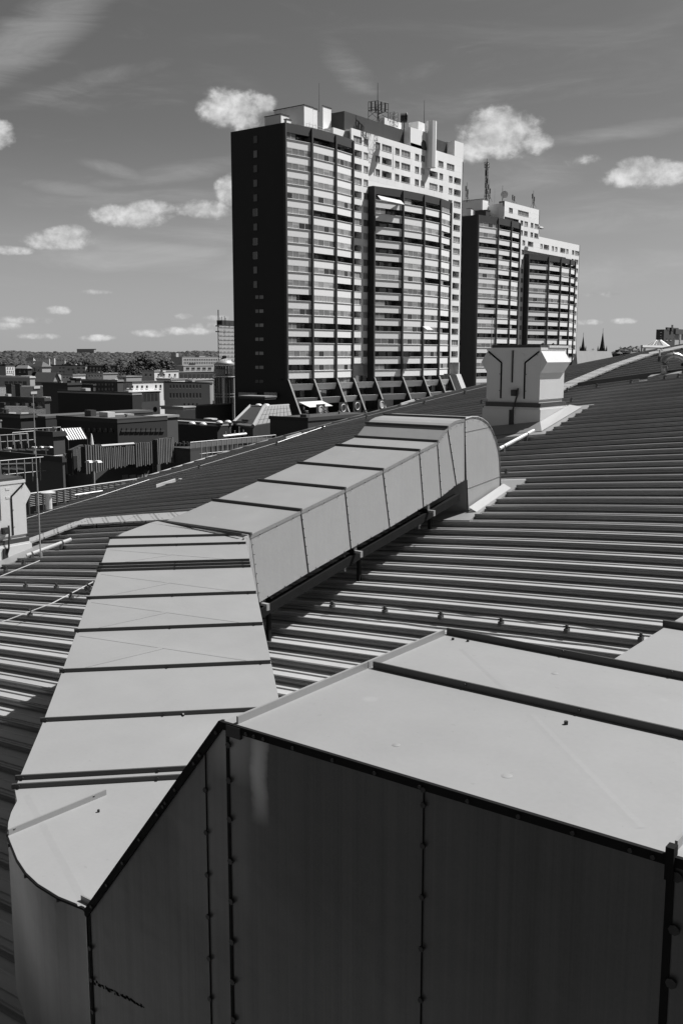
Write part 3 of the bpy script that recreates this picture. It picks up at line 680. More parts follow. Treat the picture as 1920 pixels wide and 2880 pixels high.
# ------------------------------------------------------------------ roof ventilators
def ventilator(root, x0, x1, y0, y1, zbase, zc, ztop, roofz, curb_out=.09):
    # curb
    MB().prism([(x0, y0), (x1, y0), (x1, y1), (x0, y1)], lambda x, y: zrx(x, y) - .05, zbase).build('curb', 'hvac', root)
    MB().prism([(x0 + .02, y0 + .02), (x1 - .02, y0 + .02), (x1 - .02, y1 - .02), (x0 + .02, y1 - .02)], zbase, zbase + .03).build('curb_cap', 'hvac_hood', root)
    a, b, c, d = x0 + .05, x1 - .05, y0 + .05, y1 - .15
    MB().box(a - .01, b + .03, c - .01, d + .05, zbase + .03, zbase + .11).build('base_frame', 'flange', root)
    MB().box(a + .02, b - .02, c + .02, d - .02, zbase + .11, zbase + .19).build('plinth', 'hvac', root)
    zb = zbase + .17
    MB().box(a, b, c, d, zb, ztop).build('body', 'hvac', root)
    w = (b - a)
    # flared hoods left and right: upper panel slopes out, lower panel slopes back in
    for sgn, xs_ in ((1, b), (-1, a)):
        xo = xs_ + sgn * .125
        zt_, zm, zl_ = ztop - .01, ztop - .21, ztop - .40
        mb = MB()
        pts2 = [(xs_ - sgn * .0, zt_), (xo, zm), (xs_, zl_)]
        A = [Vector((px, c + .01, pz)) for px, pz in pts2]; B = [Vector((px, d - .01, pz)) for px, pz in pts2]
        MB().face([A[0], B[0], B[1], A[1]] if sgn < 0 else [A[0], A[1], B[1], B[0]]).build('hood', 'hvac_hood', root)
        MB().face([A[1], A[2], B[2], B[1]]).face([A[0], A[1], A[2]]).face([B[0], B[2], B[1]]).build('hood_underside', 'hvac', root)
    # front cover panels with dark gaps shaped like the flared outline
    for sgn, xs_ in ((1, b), (-1, a)):
        xi = xs_ - sgn * w * .28
        P1 = [(xs_ - sgn * .03, ztop - .02), (xi, ztop - .22), (xi, zb + .01)]
        mb = MB()
        for p, q in zip(P1, P1[1:]):
            dx, dz = q[0] - p[0], q[1] - p[1]; L = sqrt(dx * dx + dz * dz); nx, nz = -dz / L * .013, dx / L * .013
            mb.hexa([(p[0] - nx, c - .012, p[1] - nz), (q[0] - nx, c - .012, q[1] - nz), (q[0] - nx, c, q[1] - nz), (p[0] - nx, c, p[1] - nz)],
                    [(p[0] + nx, c - .012, p[1] + nz), (q[0] + nx, c - .012, q[1] + nz), (q[0] + nx, c, q[1] + nz), (p[0] + nx, c, p[1] + nz)])
        mb.build('panel_gap', 'seam', root)
        bolts([(xi + sgn * .03, c - .004, zb + .15), (xi + sgn * .03, c - .004, zb + .45), (xs_ - sgn * .06, c - .004, ztop - .08)], .007, root)
    MB().box(a + w * .47, a + w * .485, c - .02, c, zb + .3, ztop).build('conduit', 'flange_lit', root)
    MB().box(a + w * .49, a + w * .50, c - .02, c, zb + .3, ztop).build('panel_gap', 'seam', root)
    MB().box(a - .005, b + .005, c - .01, d + .01, ztop, ztop + .05).build('top_frame', 'hvac', root)
    MB().box(a + .08, b - .02, c + .02, d + .16, ztop + .05, ztop + .10).build('lid', 'flange', root)
    MB().box(b - .05, b + .02, c + .3, d + .1, ztop + .05, ztop + .09).build('lid_edge', 'hvac_hood', root)
    for yy in (c + .12, c + .55, ): MB().tube([(b - .06, yy, ztop + .10), (b - .02, yy, ztop + .13), (b + .0, yy, ztop + .10)], .01, 6).build('lifting_eye', 'rubber', root)
    # nameplates, isolator switch, cable
    MB().box(a + w * .62, a + w * .70, c - .006, c, zb + .66, zb + .70).build('nameplate', 'hvac_hood', root)
    MB().box(a + w * .62, a + w * .70, c - .006, c, ztop - .1, ztop - .06).build('nameplate', 'hvac_hood', root)
    MB().box(a + w * .50, a + w * .60, c - .07, c, zb + .06, zb + .17).build('isolator_switch', 'rubber', root)
    MB().box(a + w * .52, a + w * .57, c - .075, c - .07, zb + .09, zb + .14).build('switch_face', 'dframe', root)
    MB().tube([(a + w * .62, c - .04, zb + .2), (a + w * .61, c - .06, zb + .05), (a + w * .56, c - .1, zbase - .02), (a + w * .54, c - .06, zbase - .15), (a + w * .54, c - .06, zrx(a, c) + .1)], .016, 6).build('cable', 'rubber', root)
    MB().box(a + w * .48, a + w * .56, y0 - .025, y0, zrx(a, y0) + .05, zbase - .02).build('cable_cover', 'rubber', root)
v1 = thing('roof_ventilator', 'grey roof ventilator with flared side hoods standing beyond the rounded duct end', 'ventilator', (-8.1, 16.3, -1.2), 'roof ventilators with flared hoods')
ventilator(v1, -9.02, -7.85, 16.37, 17.58, -.95, -.75, .094, -1.4)
def fl_ex2(mb):
    C4 = [(-9.02, 16.37), (-7.85, 16.37), (-7.85, 17.58), (-9.02, 17.58)]; O4 = [(-9.2, 16.05), (-7.66, 16.05), (-7.66, 17.75), (-9.2, 17.75)]
    for k in range(4):
        a, b, c, d = C4[k], C4[(k + 1) % 4], O4[(k + 1) % 4], O4[k]
        mb.face([(d[0], d[1], zr(*d) + .04), (c[0], c[1], zr(*c) + .04), (b[0] + (c[0] - b[0]) * .04, b[1] + (c[1] - b[1]) * .04, zr(*b) + .14), (a[0] + (d[0] - a[0]) * .04, a[1] + (d[1] - a[1]) * .04, zr(*a) + .14)])
flashing(-9.3, -7.5, 15.87, 17.93, 'bright stepped sheet apron on the right of the large roof ventilator', extra=fl_ex2)
# left ventilator: near top right corner pixel based sizing on its own roof spot
v2 = thing('roof_ventilator', 'pale roof ventilator cut by the left edge of the view with switch box', 'ventilator', (-15, 10.3, -2.5), 'roof ventilators with flared hoods')
XF = lambda x, y, z: (-14.76 - y, 9.42 + x, z)
ventilator(v2, 0, 1.14, 0, 1.17, -3.27, 0, -2.19, 0)
XF = None
flashing(-16.2, -14.25, 9.2, 10.75, 'bright sheet apron below the ventilator at the left edge')

# ------------------------------------------------------------------ small roof fittings
def clampbolt(mb, x, y, h=.11):
    z = zr(x, y)
    mb.box(x - .02, x + .02, y - .03, y + .03, z + .05, z + .09).box(x - .012, x + .012, y - .012, y + .012, z + .09, z + h + .03).box(x - .035, x + .035, y - .006, y + .006, z + h, z + h + .012)
def conductor(pts_, label, r=.006, hh=.12, clamps=(), sag=0.0, step=1.0, cat='wire'):
    t = thing('lightning_conductor', label, cat, (pts_[0][0], pts_[0][1], zr(*pts_[0][:2])), 'lightning conductor wires on the roof')
    P = []
    for a, b in zip(pts_, pts_[1:]):
        n = max(1, int(sqrt((a[0] - b[0]) ** 2 + (a[1] - b[1]) ** 2) / .5))
        for k in range(n):
            f = k / n; x, y = a[0] + (b[0] - a[0]) * f, a[1] + (b[1] - a[1]) * f; P.append((x, y, zr(x, y) + hh))
    P.append((pts_[-1][0], pts_[-1][1], zr(*pts_[-1]) + hh))
    MB().tube(P, r, 5).build('wire', 'wire', t)
    for (x, y) in clamps:
        mb = MB(); clampbolt(mb, x, y, hh - .0); mb.build('clamp', 'steel', t)
    return t
W1 = [(-18.44, 13.02), (-18.24, 13.63), (-17.88, 14.56), (-17.6, 16.02), (-16.94, 17.0), (-16.09, 18.8), (-14.9, 20.3), (-14.13, 21.0), (-13.4, 22.1), (-12.4, 22.6)]
W1 = []
for (u, v) in [(60, 1465), (148, 1437), (270, 1400), (420, 1350), (560, 1312), (780, 1246)]:
    r = R(u, v); best = None
    for i in range(60, 400):
        l = i * .1; p = r * l
        if p.z < zr(p.x, p.y) + .1: W1.append((p.x, p.y)); break
for (x, y) in ((-15.2, 19.6), (-14.3, 20.2), (-13.2, 21.0), (-12.4, 21.6), (-11.3, 22.3)): W1.append((x, y))
rk = lambda y: round(y / PITCHR) * PITCHR
conductor(W1, 'long bright lightning conductor wire following the far edge of the roof', .0045, .11, [(x, rk(y)) for x, y in W1[4:]])
def onroofp(u, v, dh=0):
    r = R(u, v)
    for i in range(150, 3000):
        p = r * (i * .01)
        if p.z < zr(p.x, p.y) + dh: return (p.x, p.y)
    return None
a = onroofp(262, 1637, .12); a2 = onroofp(180, 1680, .12); a3 = onroofp(145, 1698, .12); b = onroofp(0, 1752, .12)
conductor([a, a2, a3, b], 'bright lightning conductor wire crossing the ribs left of the diagonal duct', .007, .12, [(p[0], rk(p[1])) for p in (a, a2, onroofp(72, 1730, .1))])
a = onroofp(112, 1577, .12); b = onroofp(0, 1622, .12)
conductor([a, b], 'short bright conductor wire running left from the foot of the lightning rod', .007, .12, [(p[0], rk(p[1])) for p in (onroofp(62, 1600), onroofp(10, 1620))])
# clamp rows on ribs
def clamp_row(pix, label):
    t = thing('clamp_row', label, 'clamps', (*onroofp(*pix[0]), -3), 'rows of rib clamps with a thin wire')
    P = []
    for (u, v) in pix:
        p = onroofp(u, v, .08); y = rk(p[1]) ; x = p[0]
        mb = MB(); clampbolt(mb, x, y, .10); mb.build('clamp', 'steel', t); P.append((x, y - .02, zr(x, y) + .14))
    P2 = [P[0]]
    for a, b in zip(P, P[1:]): P2 += [tuple(Vector(a).lerp(Vector(b), .5) - Vector((0, 0, .02))), b]
    MB().tube(P2, .004, 4).build('wire', 'rib', t)
clamp_row([(935, 1703), (1082, 1718), (1240, 1732), (1410, 1749), (1597, 1768), (1806, 1790)], 'row of six small clamps along one rib between the ducts')
clamp_row([(75, 1645), (158, 1650), (250, 1655)], 'three small clamps along a rib left of the diagonal duct')
for i, ((u, v), lab) in enumerate([((1355, 1140), 'left of the large ventilator'), ((1358, 1160), 'nearest the foot of the large ventilator'), ((1595, 1107), 'just right of the large ventilator'),
        ((1604, 1138), 'right of the ventilator curb'), ((1682, 1094), 'on the open roof right of the ventilator'), ((1775, 1084), 'midway between ventilator and bent pipe'),
        ((1869, 1073), 'below the bent exhaust pipe'), ((1911, 1066), 'bright, at the right edge below the exhaust pipe'), ((1423, 1342), 'beside the rounded duct end'), ((1070, 1186), 'behind the top flange of the long duct')]):
    p = onroofp(u, v); mb = MB(); clampbolt(mb, p[0], rk(p[1]), .10); tag(mb.build('rib_clamp', 'steel'), 'small dark rib clamp ' + lab, 'clamp', 'single rib clamps')
# perforated walkways
def walkway(pts_, w, label, hh=.13):
    t = thing('perforated_walkway', label, 'walkway', (pts_[0][0], pts_[0][1], zr(*pts_[0])), 'perforated walkway strips')
    for a, b in zip(pts_, pts_[1:]):
        a = Vector((*a, 0)); b = Vector((*b, 0)); L = (b - a).length; n = max(1, int(L / 1.5)); d = (b - a) / L; nn = Vector((-d.y, d.x, 0)) * w / 2
        for k in range(n):
            p = a + d * (L * k / n + .01); q = a + d * (L * (k + 1) / n - .01)
            c = [p - nn, q - nn, q + nn, p + nn]
            MB().hexa([(v.x, v.y, zr(v.x, v.y) + hh - .03) for v in c], [(v.x, v.y, zr(v.x, v.y) + hh) for v in c]).build('walkway_plank', 'grate', t)
            for s_ in (-1, 1):
                e = p.lerp(q, .5) + nn * s_ * .8
                MB().box(e.x - .02, e.x + .02, e.y - .02, e.y + .02, zr(e.x, e.y), zr(e.x, e.y) + hh - .03).build('support_foot', 'flange', t)
walkway([(-15.0, 10.6), (-14.85, 11.75)], .42, 'short perforated walkway piece beside the left ventilator')
walkway([(-15.0, 11.72), (-11.9, 11.72)], .42, 'perforated walkway strip behind the diagonal duct elbow')
walkway([(-9.2, 18.6), (-9.0, 20.2), (-8.75, 21.8), (-8.3, 22.9), (-7.4, 23.3), (-4.0, 23.55)], .46, 'pale perforated walkway strip climbing to the far right roof edge', .10)
mb = MB()
for k in range(20):
    x0 = -8.75 + 11.75 * k / 20; x1 = -8.75 + 11.75 * (k + 1) / 20
    mb.hexa([(x0, 20.0, zr(x0, 20)), (x1, 20.0, zr(x1, 20)), (x1, 20.012, zr(x1, 20)), (x0, 20.012, zr(x0, 20))], [(x0, 20.0, zr(x0, 20) + .12), (x1, 20.0, zr(x1, 20) + .12), (x1, 20.012, zr(x1, 20) + .12), (x0, 20.012, zr(x0, 20) + .12)])
mb.build('step_flashing', 'flange', roof)
# cable conduits
def conduit(pix, r, label, hh=.12, up=0):
    t = thing('conduit', label, 'pipe', (*onroofp(*pix[0], hh), -3), 'pale plastic conduits on the roof')
    P = [onroofp(u, v, hh) for u, v in pix]; P = [(x, y, zr(x, y) + hh) for x, y in P]
    MB().tube(P, r, 10).build('tube', 'pvc', t, smooth=False)
    for f in (.12, .8):
        i = 0; p = Vector(P[0]).lerp(Vector(P[-1]), f)
        MB().box(p.x - .03, p.x + .03, p.y - .05, p.y + .01, p.z - hh, p.z - r + .01).build('pipe_clip', 'steel', t)
        d = (Vector(P[-1]) - Vector(P[0])).normalized() * .012
        MB().tube([p - d, p + d], r + .004, 10).build('pipe_ring', 'flange', t)
conduit([(1404, 1262), (1500, 1211)], .030, 'thick pale conduit between rounded duct end and the ventilator')
conduit([(75, 1563), (200, 1517)], .030, 'thick pale conduit climbing from the left ventilator')
conduit([(1365, 1178), (1377, 1172)], .022, 'short pale pipe stub at the foot of the large ventilator')
def rod(u0, v0, u1, v1, r, label, hh=0, mk='rail', arm=None):
    p = onroofp(u1, v1); z = zr(*p); fw = -.6 * p[0] + .8 * p[1]
    # top: same plan position, height from the pixel
    rr = R(u0, v0); l = ((p[0] ** 2 + p[1] ** 2) ** .5) / ((rr.x ** 2 + rr.y ** 2) ** .5); zt_ = rr.z * l
    t = thing('lightning_rod', label, 'rod', (p[0], p[1], z), 'thin lightning rods standing on the roof')
    MB().tube([(p[0], p[1], z), (p[0], p[1], z + (zt_ - z) * .5)], r, 7).tube([(p[0], p[1], z + (zt_ - z) * .5), (p[0], p[1], zt_)], r * .6, 6).build('pole', mk, t)
    MB().tube([(p[0], p[1], z), (p[0], p[1], z + .12)], r * 2.4, 8).build('foot', 'flange_lit', t)
    if arm:
        a = onroofp(0, 0) if False else None
        MB().tube([(p[0], p[1], z + arm[0]), (p[0] + arm[1], p[1] + arm[2], z + arm[0] - .02)], r * .9, 6).build('arm', 'flange_lit', t)
    return t
rod(97, 1110, 115, 1575, .012, 'tall thin lightning rod in front of the left ventilator', arm=(1.62, -.55, -.55))
rod(1375, 890, 1376, 1205, .011, 'tall thin lightning rod in front of the large ventilator')
# vent pipe with cap
p = onroofp(138, 1439)
t = thing('vent_pipe', 'white vent pipe with a flat mushroom cap near the far roof edge', 'vent pipe', (p[0], p[1], zr(*p)))
MB().lathe((p[0], p[1], zr(*p)), [(.16, .0), (.075, .03), (.07, .40)], 14).build('pipe', 'pvc', t, smooth=False)
MB().lathe((p[0], p[1], zr(*p)), [(.075, .40), (.15, .415), (.16, .435), (.06, .46)], 14).build('cap', 'pvc', t)
for (u, v, lab) in ((440, 1378, 'white bracket piece lying near the edge wire on the left'), (805, 1242, 'white bracket piece lying near the edge wire at centre'), (1128, 1146, 'white bracket piece on the roof edge under the tower fins')):
    p = onroofp(u, v); z = zr(*p)
    MB_ = MB().hexa([(p[0], p[1], z + .05), (p[0] + .12, p[1] + .45, z + .14), (p[0] + .04, p[1] + .5, z + .14), (p[0] - .06, p[1] + .05, z + .05)], [(p[0], p[1], z + .11), (p[0] + .12, p[1] + .45, z + .2), (p[0] + .04, p[1] + .5, z + .2), (p[0] - .06, p[1] + .05, z + .11)])
    MB_.box(p[0] + .1, p[0] + .16, p[1] + .55, p[1] + .6, z, z + .2)
    tag(MB_.build('bracket_piece', 'wire'), lab, 'bracket', 'white bracket pieces on the roof')
# bent exhaust pipe
p = onroofp(1867, 1062); z = zr(*p); s_ = 21.5 / F_PX    # metres per pixel there
t = thing('exhaust_pipe', 'steel exhaust pipe with a swan neck bend and black hose mouth', 'pipe', (p[0], p[1], z))
ex = Vector((.8, .6, 0)) * .0 + Vector((.8, -.6 + 1.2, 0)).normalized() * 0 + Vector((.8, .6, 0))   # image-right direction in plan
def ep(px, pz): return Vector((p[0], p[1], z)) + ex * (px * s_) + Vector((0, 0, pz * s_))
MB().tube([ep(0, -2), ep(-1, 32)], .066, 14, cap=True).build('riser', 'pipe', t, smooth=True)
arc = [ep(-1, 32), ep(-1, 40), ep(3, 49), ep(11, 55), ep(20, 57), ep(32, 56), ep(42, 51), ep(48, 45), ep(52, 40)]
MB().tube(arc, .068, 14).build('bend', 'pipe', t, smooth=True)
for a in ((ep(-1, 30), ep(-1, 33)), (ep(19, 57), ep(22, 57)), (ep(46, 47), ep(48, 45))): MB().tube(a, .076, 14).build('collar', 'flange_lit', t)
MB().tube([ep(50, 44), ep(58, 36), ep(70, 24), ep(90, 18)], .10, 12).build('hose', 'rubber', t, smooth=True)
for k in range(4):
    MB().tube([ep(52 + k * 5, 40 - k * 5), ep(53.5 + k * 5, 38.5 - k * 5)], .108, 12).build('hose_ring', 'flange', t)
c4 = [(p[0] - .28, p[1] - .16), (p[0] + .34, p[1] - .16), (p[0] + .34, p[1] + .2), (p[0] - .28, p[1] + .2)]
MB().hexa([(x, y, zr(x, y)) for x, y in c4], [(x, y, zr(x, y) + .085) for x, y in c4]).build('base_plate', 'zincbright', t)
p = onroofp(1853, 1020); z = zr(*p)
t = thing('wind_sensor', 'small cup wind sensor on a dark post beside the exhaust pipe', 'sensor', (p[0], p[1], z))
s_ = 24.0 / F_PX
MB().tube([(p[0], p[1], z), (p[0], p[1], z + .14)], .03, 8).build('post', 'rubber', t)
MB().tube([(p[0], p[1], z + .14), (p[0], p[1], z + .27)], .02, 8).build('neck', 'pvc', t)
for a in (0, 2.1, 4.2):
    q = Vector((p[0] + .05 * cos(a), p[1] + .05 * sin(a), z + .28)); MB().lathe(q, [(.004, -.02), (.022, -.01), (.022, .01), (.004, .02)], 8).build('cup', 'pvc', t)
MB2 = MB().tube([ (p[0], p[1], z + .27), (p[0], p[1], z + .285)], .012, 6).build('hub', 'pvc', t)

# ------------------------------------------------------------------ towers
def facade_bay(root, P, Q, ztop, pitch, nfl, wh, seed, kinds, name='bay', panel_mat='spandrel'):
    d = Vector((Q[0] - P[0], Q[1] - P[1], 0)); L = d.length; rz = atan2(d.y, d.x); rng = random.Random(seed)
    sp = pitch - wh
    e = .22
    def m(mb, nm): return mb.mesh(nm, None)
    panel = m(MB().box(e, L - e, -.05, .08, -sp + .02, -.08, panel_mat).box(e - .05, L - e + .05, -.18, .05, -.075, 0, 'ledge').box(e, L - e, .1, 1.65, -sp + .02, -sp + .2, 'interior'), 'balcony_panel')
    def win(style):
        fr, gl = MB(), MB()
        nP = {'A': 4, 'B': 4, 'D': 8, 'E': 4, 'L': 3, 'M': 5}[style[0]]
        x0, x1 = e, L - e; w = (x1 - x0) / nP
        if style[0] in 'ABDE':
            fr.box(x0, x1, -.04, .04, 0, .05, 'frame').box(x0, x1, -.04, .04, wh - .07, wh, 'frame')
            for k in range(nP + 1): fr.box(x0 + w * k - (.03 if k else 0), x0 + w * k + (.03 if k < nP else 0), -.04, .04, .05, wh - .07, 'frame')
            for k in range(nP):
                mk = {'A': 'glass2', 'B': 'glass2', 'D': 'glass3', 'E': 'glass3'}[style[0]]
                if style[0] == 'B' and k == int(style[1]): mk = 'glass'
                if style[0] == 'E' and k % 2: mk = 'glass2'
                if style[0] == 'A' and style[1] == '2' and k > 1: mk = 'glass'
                gl.box(x0 + w * k + .031, x0 + w * (k + 1) - .031, -.01, .01, .05, wh - .07, mk)
                if style[0] in 'AE' and (k + int(style[1])) % 3 == 0: gl.box(x0 + w * k + .031, x0 + w * (k + 1) - .031, .0 - .016, -.012, wh * .5, wh - .07, 'glass3')
        else:
            # open loggia: dark back wall with a door, side walls
            fr.box(x0, x1, 1.5, 1.6, 0, wh, 'interior').box(x0, x0 + .05, .1, 1.5, 0, wh, 'interior').box(x1 - .05, x1, .1, 1.5, 0, wh, 'interior')
            for k in range(nP):
                if (k + int(style[1])) % 2: fr.box(x0 + w * k + .2, x0 + w * k + w * .5, 1.44, 1.5, .05, wh - .15, 'frame'); gl.box(x0 + w * k + .26, x0 + w * k + w * .5 - .06, 1.42, 1.44, .1, wh - .2, 'glass2')
                else: gl.box(x0 + w * k + .1, x0 + w * k + w * .8, 1.45, 1.5, .02, wh - .1, 'glass')
            if style[0] == 'M':
                for k in range(2): fr.box(x0 + w * k, x0 + w * k + .05, .06, .12, 0, wh, 'frame'); gl.box(x0 + w * k + .05, x0 + w * (k + 1), .09, .10, .02, wh - .02, 'glass2')
        return m(fr, 'window'), m(gl, 'pane')
    cache = {}
    for i in range(nfl):
        zt = ztop - pitch * i
        o = part_of('balcony_panel', root, panel, (P[0], P[1], zt - wh), rz)
        st = kinds[i % len(kinds)] if kinds else rng.choice(['A0', 'A1', 'A2', 'A0', 'B1', 'B2', 'E0', 'E1', 'D0', 'L0', 'L1', 'M0'])
        if st not in cache: cache[st] = win(st)
        w = part_of('window', root, cache[st][0], (P[0], P[1], zt - wh), rz)
        q = bpy.data.objects.new('pane', cache[st][1]); C.objects.link(q); q.parent = w
def chain(P, us, psis):
    out = [Vector(P)]
    for u, ps in zip(us, psis):
        a = radians(ps) - HEAD; dx, dy = sin(a), cos(a); r = R(u, 1000)
        den = r.x * (-dy) + dx * r.y
        l = (out[-1].x * (-dy) + dx * out[-1].y) / den
        out.append(Vector((r.x * l, r.y * l, P[2])))
    return out
def pillars(root, pts_, z0, z1, w=.42):
    me = MB().box(-w / 2 - .05, w / 2 + .1, -w / 2, w / 2, 0, z1 - z0, 'dark').mesh('pillar', None)
    for p in pts_: part_of('pillar', root, me, (p.x + .05, p.y, z0))
def parapet(root, pts_, z0, z1, mk='dark'):
    for a, b in zip(pts_, pts_[1:]):
        L = (b - a).length; rz = atan2(b.y - a.y, b.x - a.x)
        part_of('parapet', root, MB().box(.0, L, -.12, .3, z0, z1, mk).mesh('parapet', None), (a.x, a.y, 0), rz)
def slab_wall(root, xs, ytot, rows, pitch, ztops, wh, openings, cols_rng):
    """white wall of separate panels with openings; openings[r] = list of (y0,y1,kind)"""
    for r, zt in enumerate(ztops):
        lo, hi = cols_rng(r)
        for (ya, yb) in zip(lo, hi):
            # band below the windows
            n = max(1, round((yb - ya) / 3.3))
            for k in range(n):
                p, q = ya + (yb - ya) * k / n, ya + (yb - ya) * (k + 1) / n
                MB().box(xs - .3, xs, p + .015, q - .015, zt - pitch + .015, zt - wh - .0).build('wall_panel', 'white', root)
            ops = sorted([o for o in openings(r) if o[0] >= ya - .1 and o[1] <= yb + .1]); cur = ya
            for (p, q, kd) in ops + [(yb, yb, None)]:
                if p - cur > .05: MB().box(xs - .3, xs, cur + .015, p, zt - wh + .015, zt).build('wall_panel', 'white', root)
                if kd: slab_window(root, xs, p, q, zt - wh, zt, kd)
                cur = q
WC = {}
def slab_window(root, xs, p, q, z0, z1, kd):
    key = (round(q - p, 1), round(z1 - z0, 1), kd)
    w, h = q - p, z1 - z0
    if key not in WC:
        fr, gl = MB(), MB()
        if kd[0] == 'N':      # narrow framed window
            fm = 'dframe' if kd[1] == 'd' else 'frame'
            fr.box(-.2, -.14, 0, w, 0, .07, fm).box(-.2, -.14, 0, w, h - .07, h, fm).box(-.2, -.14, 0, .07, .07, h - .07, fm).box(-.2, -.14, w - .07, w, .07, h - .07, fm).box(-.2, -.14, w * .5 - .04, w * .5 + .04, .07, h - .07, fm)
            fr.box(-.05, .06, -.05, w + .05, -.06, 0, 'ledge')
            gl.box(-.19, -.17, .07, w - .07, .07, h - .07, 'glass2' if kd[1] == 'd' else 'glass3')
        elif kd[0] == 'G':    # glazed wide window
            fr.box(-.2, -.14, 0, w, 0, .06, 'frame').box(-.2, -.14, 0, w, h - .06, h, 'frame')
            for k in range(4): fr.box(-.2, -.14, max(0, w * k / 3 - .03), min(w, w * k / 3 + .03), .06, h - .06, 'frame')
            fr.box(-.05, .06, -.05, w + .05, -.06, 0, 'ledge')
            gl.box(-.19, -.17, 0, w, .06, h - .06, 'glass2')
        else:                 # open loggia
            fr.box(-1.5, -1.45, 0, w, 0, h, 'interior').box(-1.5, -.3, 0, .04, 0, h, 'white').box(-1.5, -.3, w - .04, w, 0, h, 'white').box(-1.5, -.3, 0, w, -.1, 0, 'interior').box(-.05, .06, -.05, w + .05, -.06, 0, 'ledge')
            gl.box(-1.44, -1.42, w * .1, w * .5, .1, h - .1, 'glass').box(-1.44, -1.42, w * .6, w * .8, .1, h - .1, 'glass2')
        WC[key] = (fr.mesh('window', None), gl.mesh('pane', None))
    o = part_of('window', root, WC[key][0], (xs, p, z0))
    c = bpy.data.objects.new('pane', WC[key][1]); C.objects.link(c); c.parent = o; c['kind'] = 'stuff'
def boxp(root, uc, vt, xpl, ul, ur, zb, mk, nm):
    Cc = onx(uc, vt, xpl); x0 = ony(ul, vt, Cc.y).x; y1 = onx(ur, vt, xpl).y
    return MB().box(x0, xpl, Cc.y, y1, zb, Cc.z).build(nm, mk, root), (x0, xpl, Cc.y, y1, Cc.z)
def fin(root, p, z0, z1, out, th=.34, back=2.0):
    y0, y1 = p.y - th / 2, p.y + th / 2
    xo = p.x + .12
    MB().hexa([(xo - back, y0, z0), (xo + out, y0, z0), (xo + out, y1, z0), (xo - back, y1, z0)], [(xo - back, y0, z1), (xo + .25, y0, z1), (xo + .25, y1, z1), (xo - back, y1, z1)]).build('buttress_fin', 'black', root)
    MB().hexa([(xo + out, y0 - .03, z0), (xo + out + .14, y0 - .03, z0), (xo + out + .14, y1 + .03, z0), (xo + out, y1 + .03, z0)], [(xo + .25, y0 - .03, z1 + .05), (xo + .39, y0 - .03, z1 + .05), (xo + .39, y1 + .03, z1 + .05), (xo + .25, y1 + .03, z1 + .05)]).build('fin_capping', 'tilegrey', root)

def tower(label, u0, v0, d, ul, uF, vFa, vFb, bow1, bow2, us2, vs2, off2, slab_us, slab_vt, wtop, seed, k1, k2):
    P0 = at(u0, v0, d)
    root = thing('tower_block', label, 'tower block', (P0.x - 7, P0.y + 20, GZ))
    zA = ony(u0, vFa, P0.y).z; zB = ony(u0, vFb, P0.y).z
    pitch = (zA - zB) / 16; wh = pitch * .43
    c1 = chain((P0.x, P0.y, P0.z), bow1[0], bow1[1])
    xs = c1[-1].x - .4
    x0 = ony(ul, v0, P0.y).x
    zb = GZ
    return root, P0, pitch, wh, c1, xs, x0, zA

# --- tower 1
root1, P1, pit1, wh1, c1, xs1, x01, zA1 = tower('tallest dark and white apartment tower with curved balcony bays', 800, 343, 186, 648, 0, 369.6, 1025.5, ([878, 943, 990], [47.5, 39, 33]), None, 0, 0, 0, 0, 0, 0, 1, 0, 0)
zend = zA1 - pit1 * 17
MB().box(x01, P1.x - 1.9, P1.y, 172.5, GZ, P1.z).build('end_block', 'black', root1)
MB().box(P1.x - 1.9, P1.x + .05, P1.y, P1.y + .3, GZ, P1.z).build('end_wall', 'black', root1)
KB = [['M0', 'A0', 'A1', 'A0', 'B0', 'A1', 'A2', 'E0', 'A1', 'E1', 'A0', 'M0', 'A2', 'M1', 'M0', 'E0', 'L1'],
      ['L0', 'B2', 'A1', 'A0', 'B1', 'L1', 'B2', 'E1', 'L0', 'A2', 'E0', 'D0', 'A0', 'L1', 'L0', 'B1', 'B1'],
      ['L1', 'B1', 'E0', 'D0', 'B2', 'L0', 'E1', 'E0', 'L1', 'B2', 'L0', 'D0', 'E0', 'L0', 'L1', 'A0', 'B2']]
for i in range(3): facade_bay(root1, c1[i], c1[i + 1], zA1, pit1, 17, wh1, 10 + i, KB[i])
pillars(root1, c1, zend - .3, P1.z - .2); parapet(root1, c1, zA1, P1.z)
MB().prism([(P1.x - 2, P1.y), (c1[0].x, c1[0].y + .1), (c1[1].x, c1[1].y), (c1[2].x, c1[2].y), (c1[3].x, c1[3].y), (P1.x - 2, c1[3].y)], P1.z - .35, P1.z - .3).build('bow_roof', 'asphalt_roof', root1)
# bow 2
Q0_ = onx(1051, 522, xs1 + 1.3)
c2 = chain((Q0_.x, Q0_.y, Q0_.z), [1128, 1186, 1231, 1260], [50, 42, 36, 28])
zt2 = ony(1057, 545, Q0_.y).z
K2 = [['L0', 'M1', 'L1', 'L0', 'L1', 'L0', 'A0', 'L1', 'M0', 'M1', 'L0', 'B2', 'L1', 'M0', 'L0'], ['M0', 'L1', 'A1', 'L0', 'A0', 'E0', 'B1', 'A0', 'E1', 'B1', 'A2', 'B1', 'L1', 'L0', 'L0'],
      ['L0', 'L1', 'E0', 'L0', 'E1', 'A1', 'L0', 'E0', 'A0', 'B2', 'A1', 'L1', 'B2', 'L0', 'L1'], ['D0', 'E1', 'M0', 'M1', 'A0', 'B1', 'M0', 'A0', 'A1', 'L0', 'M1', 'D0', 'M0', 'B1', 'M1']]
